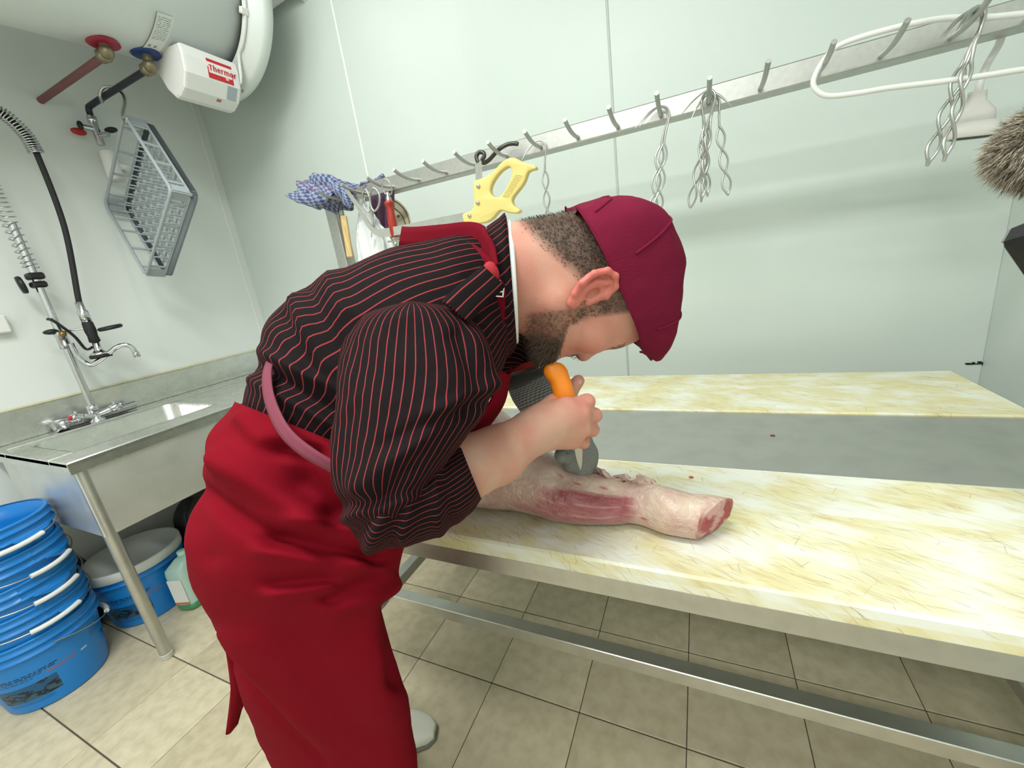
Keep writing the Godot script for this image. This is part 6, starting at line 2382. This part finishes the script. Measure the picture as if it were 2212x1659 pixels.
	for i in l.size():
		var row := []
		for k in 9:
			var f := k / 8.0
			row.append(l[i].lerp(r[i], f) + (R * 0.6 - U) * 0.012 * sin(PI * f))
		rows.append(row)
	sheet(st, rows, 0.003)
	obj("bib", st, ma, ap)
	# neck strap: stands off the back, passes the collar, knots, ends in a buckle
	var mstr := mat(104, 16, 30, 0.85)
	mstr.metallic_specular = 0.15
	st = S()
	sheet(st, ribbon([V(-0.3734,1.3881,-0.491), V(-0.3453,1.3832,-0.4857), V(-0.3055,1.3802,-0.4924), V(-0.2749,1.3785,-0.5009), V(-0.2546,1.3713,-0.4969), V(-0.2421,1.3581,-0.4838), V(-0.2337,1.3405,-0.4743), V(-0.2284,1.3263,-0.4666)], U, 0.027, 0.003), 0.003)
	sheet(st, ribbon([V(-0.3954,1.3852,-0.5199), V(-0.3343,1.3738,-0.4996), V(-0.2862,1.3645,-0.4853), V(-0.2595,1.3523,-0.477), V(-0.242,1.3373,-0.4704), V(-0.2324,1.3268,-0.4671)], U, [0.012, 0.024], 0.003), 0.003)
	obj("neck_strap", st, mstr, ap)
	st = S()
	ball(st, V(-0.2301,1.323,-0.4613), V(0.011, 0.015, 0.009), 14)
	ball(st, V(-0.2338,1.3171,-0.4565), V(0.009, 0.011, 0.008), 12)
	obj("strap_knot", st, mat(160, 30, 42, 0.85), ap)
	st = S()
	sheet(st, ribbon([V(-0.2275,1.3182,-0.4622), V(-0.2223,1.3053,-0.463), V(-0.2247,1.2898,-0.4628), V(-0.2315,1.2614,-0.4621), V(-0.2392,1.2328,-0.4576), V(-0.2439,1.2065,-0.4529)], R, [0.013, 0.02], 0.003), 0.003)
	obj("chest_strap", st, mstr, ap)
	st = S()
	var bp := [V(-0.2187,1.3142,-0.4583), V(-0.2244,1.3033,-0.4521), V(-0.2224,1.2966,-0.451), V(-0.2157,1.2948,-0.456), V(-0.2145,1.3048,-0.4597)]
	bp.append(bp[0])
	tube(st, bp, 0.0014, 8)
	rod(st, V(-0.2245,1.3013,-0.4503), V(-0.2141,1.3006,-0.4574), 0.0011, 6)
	obj("buckle", st, M.chrome, ap)
	st = S()
	var rg := []
	for i in 17: rg.append(V(-0.2331,1.3135,-0.4465) + R * 0.006 * cos(TAU * i / 16) + U * 0.009 * sin(TAU * i / 16))
	tube(st, rg, 0.0011, 6)
	obj("ring", st, mat(190, 140, 110, 0.3, 1.0), ap)
	# waist string
	st = S()
	sheet(st, ribbon([V(-0.4744,1.2645,-0.3288), V(-0.4693,1.2483,-0.3124), V(-0.457,1.2298,-0.2976), V(-0.4398,1.2116,-0.2852), V(-0.4165,1.1917,-0.2741), V(-0.3955,1.1764,-0.2701), V(-0.374,1.1628,-0.2705), V(-0.3547,1.1476,-0.2762), V(-0.3376,1.131,-0.2839)], V(0.9, 0.35, -0.2), 0.0155, 0.002), 0.002)
	obj("waist_string", st, mat(120, 52, 70, 0.85), ap)
	# ---- left sleeve, its red band, the glove
	var m7: StandardMaterial3D = ms.duplicate()
	m7.uv1_scale = V(36, 1, 1)
	keys = [
		[V(-0.3784,1.2907,-0.6369), V(-0.3348,1.159,-0.6168), 0.05], [V(-0.351,1.2439,-0.6586), V(-0.3481,1.1268,-0.6234), 0.06], [V(-0.3071,1.2285,-0.6806), V(-0.3312,1.1267,-0.6373), 0.058], [V(-0.2754,1.2042,-0.6849), V(-0.3182,1.1379,-0.6436), 0.052], [V(-0.2528,1.1697,-0.6804), V(-0.3141,1.1506,-0.6449), 0.046]]
	st = S()
	loft(st, sil(keys, 8, 60, [], 0.006, nf))
	obj("sleeve", st, m7, sh)
	st = S()
	rings = []
	for p in [[V(-0.2513,1.1623,-0.6788), V(-0.3164,1.1541,-0.6449), 0.047], [V(-0.2499,1.1524,-0.6764), V(-0.3157,1.1444,-0.6422), 0.048]]:
		rings.append(ring_of((p[0] + p[1]) / 2, (p[0] - p[1]) / 2, -F * p[2], 30))
	loft(st, rings, true, true)
	obj("sleeve_band", st, mat(176, 40, 46, 0.7), sh)
	var mg := mat(255, 255, 255, 0.45)
	var im := Image.create(64, 64, false, Image.FORMAT_RGB8)
	for y in 64:
		for x in 64:
			var v := 0.4 + 0.13 * sin(y * TAU / 8.0) + 0.05 * sin(x * TAU / 16.0 + y * 0.3)
			im.set_pixel(x, y, Color(v, v * 1.04, v * 1.09))
	mg.albedo_texture = ImageTexture.create_from_image(im)
	mg.uv1_scale = V(8, 5, 1)
	bump(mg, mg.albedo_texture, 0.15)
	st = S()
	keys = [[V(-0.2477,1.1511,-0.6747), V(-0.3164,1.1371,-0.6373), 0.047], [V(-0.2383,1.142,-0.6753), V(-0.3146,1.1228,-0.6325), 0.048], [V(-0.2325,1.1139,-0.675), V(-0.3062,1.0925,-0.6328), 0.045], [V(-0.2195,1.0671,-0.6805), V(-0.2843,1.048,-0.6433), 0.04], [V(-0.2004,1.0169,-0.6913), V(-0.2585,1.0045,-0.6595), 0.037], [V(-0.1915,0.9783,-0.6928), V(-0.2374,0.9724,-0.6688), 0.03]]
	loft(st, sil(keys, 8, 50))
	obj("glove_cuff", st, mg, t)
	st = S()
	keys = [[V(-0.2431,1.1496,-0.6765), V(-0.3195,1.1344,-0.6349), 0.05], [V(-0.2386,1.1402,-0.6757), V(-0.3166,1.1212,-0.6322), 0.051], [V(-0.2417,1.1342,-0.6723), V(-0.312,1.1141,-0.6322), 0.047]]
	loft(st, sil(keys, 4, 40), false, false)
	obj("glove_hem", st, mat(62, 62, 62, 0.8), t)
	var mk := mat(255, 255, 255, 0.9)
	var kn2 := noise(0.2, 3, 2)
	im = Image.create(64, 64, false, Image.FORMAT_RGB8)
	for y in 64:
		for x in 64:
			var v := 0.5 + 0.18 * sin(x * TAU / 8.0 + 2.0 * sin(y * TAU / 8.0)) * cos(y * TAU / 8.0)
			im.set_pixel(x, y, Color(v, v, v * 0.98))
	mk.albedo_texture = ImageTexture.create_from_image(im)
	tripl(mk, 26.0)
	bump(mk, mk.albedo_texture, 0.12)
	var gl := [[V(-0.2199,0.9904,-0.6944), V(-0.2042,0.965,-0.6883), 0.036, 0.03], [V(-0.2212,0.9785,-0.6785), V(-0.2216,0.9574,-0.6625), 0.016, 0.013], [V(-0.2079,0.9706,-0.6767), V(-0.2058,0.9443,-0.666), 0.016, 0.0125], [V(-0.1973,0.9665,-0.6863), V(-0.1946,0.9419,-0.6776), 0.016, 0.0125], [V(-0.192,0.9717,-0.6962), V(-0.1898,0.9502,-0.6906), 0.0145, 0.012], [V(-0.2316,0.9884,-0.6766), V(-0.2351,0.9796,-0.6549), 0.016, 0.013]]
	st = S()
	nets(caps_field(gl, 0.007), V(-0.2133,0.9689,-0.6793) - Vector3.ONE * 0.075, V(-0.2133,0.9689,-0.6793) + Vector3.ONE * 0.075, 0.003, st, func(_p: Vector3) -> Color: return Color.WHITE)
	obj("glove", st, mk, t)
	st = S(false)
	bar(st, V(-0.1808,1.0321,-0.6283), V(-0.1846,1.0152,-0.6211), 0.004, 0.006, 0.001)
	obj("glove_tag", st, mat(30, 100, 170, 0.4), t)
	# ---- trousers and shoes
	var mt := mat(40, 34, 36, 0.9)
	for s in 2:
		st = S()
		var foot: Vector3 = [V(-0.97, 0.09, -0.30), V(-0.93, 0.09, -0.585)][s]
		var kn: Vector3 = [V(-0.7354,0.3782,-0.353), V(-0.7275,0.419,-0.4041)][s]
		var hip: Vector3 = [V(-0.5627,0.9249,-0.3302), V(-0.5636,0.9162,-0.3731)][s]
		tube(st, cr([hip, kn, foot], 8), [0.06, 0.06, 0.06, 0.06, 0.06, 0.06, 0.06, 0.06, 0.06, 0.072, 0.07, 0.068, 0.066, 0.064, 0.063, 0.062, 0.061], 28)
		obj("trouser_leg", st, mt, t)
		st = S()
		rings = []
		var fd := V(0.93, 0, -0.36)
		var sd := V(0.36, 0, 0.93)
		var heel: Vector3 = V(foot.x, 0, foot.z) - fd * 0.075
		for k in [[0.0, 0.026, 0.05], [0.02, 0.038, 0.075], [0.08, 0.042, 0.1], [0.13, 0.045, 0.09], [0.18, 0.05, 0.07], [0.23, 0.048, 0.055], [0.265, 0.036, 0.045], [0.283, 0.018, 0.03]]:
			var c: Vector3 = heel + fd * k[0] + V(0, k[2] / 2 + 0.004, 0)
			rings.append(ring_of(c, sd * k[1], V(0, k[2] / 2, 0), 28, 2.8))
		loft(st, rings)
		var sh2 := obj("shoe", st, mat(226, 226, 214, 0.5), t)
		st = S()
		rings = []
		for k in [[-0.002, 0.028], [0.02, 0.04], [0.13, 0.047], [0.18, 0.052], [0.23, 0.05], [0.268, 0.038], [0.287, 0.018]]:
			rings.append(ring_of(heel + fd * k[0] + V(0, 0.008, 0), sd * k[1], V(0, 0.0078, 0), 24, 5.0))
		loft(st, rings)
		obj("sole", st, mat(120, 116, 104, 0.7), sh2)
	knife()

func ring_collar(a: Vector3, b: Vector3, h: float, F: Vector3) -> PackedVector3Array:
	return ring_of((a + b) / 2, (b - a) / 2, -F * h, 72, 2.2)

func loft_v(st, rings: Array, count: float):
	# a loft whose stripes run across it: u by the angle
	loft(st, rings, false, false, count, 1.0)

func knife():
	var t := thing("boning_knife", "boning knife with an orange plastic handle gripped in the right fist", "knife")
	var mo := mat(246, 140, 24, 0.38)
	var F := FWD
	var keys := [[V(-0.2021,1.1827,-0.5635), V(-0.192,1.1818,-0.5682), 0.006], [V(-0.2098,1.1798,-0.559), V(-0.1857,1.1782,-0.5701), 0.0095], [V(-0.2124,1.1715,-0.5551), V(-0.18,1.1701,-0.5703), 0.011], [V(-0.2093,1.1624,-0.5538), V(-0.177,1.1603,-0.5687), 0.0115], [V(-0.2036,1.1536,-0.5537), V(-0.1745,1.152,-0.5673), 0.0115], [V(-0.2006,1.1418,-0.5515), V(-0.1714,1.1409,-0.5653), 0.012], [V(-0.1976,1.124,-0.5497), V(-0.1683,1.1224,-0.5633), 0.0125], [V(-0.1904,1.0984,-0.5486), V(-0.1636,1.0978,-0.5614), 0.0125], [V(-0.1829,1.072,-0.5486), V(-0.1597,1.0713,-0.5596), 0.012], [V(-0.1774,1.0576,-0.5502), V(-0.1593,1.0563,-0.5585), 0.008]]
	var st := S()
	loft(st, sil(keys, 6, 36))
	obj("handle", st, mo, t)
	st = S(false)
	var rows := []
	var l := cr([V(-0.1763,1.0638,-0.5538), V(-0.1795,1.0361,-0.5667), V(-0.1811,1.0084,-0.5804), V(-0.181,0.9896,-0.5918)], 4)
	var r := cr([V(-0.1634,1.0632,-0.5599), V(-0.1688,1.0345,-0.5714), V(-0.1749,1.0075,-0.5831), V(-0.1803,0.9887,-0.5919)], 4)
	for i in l.size(): rows.append([l[i], r[i]])
	sheet(st, rows, 0.0018)
	obj("blade", st, M.zinc, t)
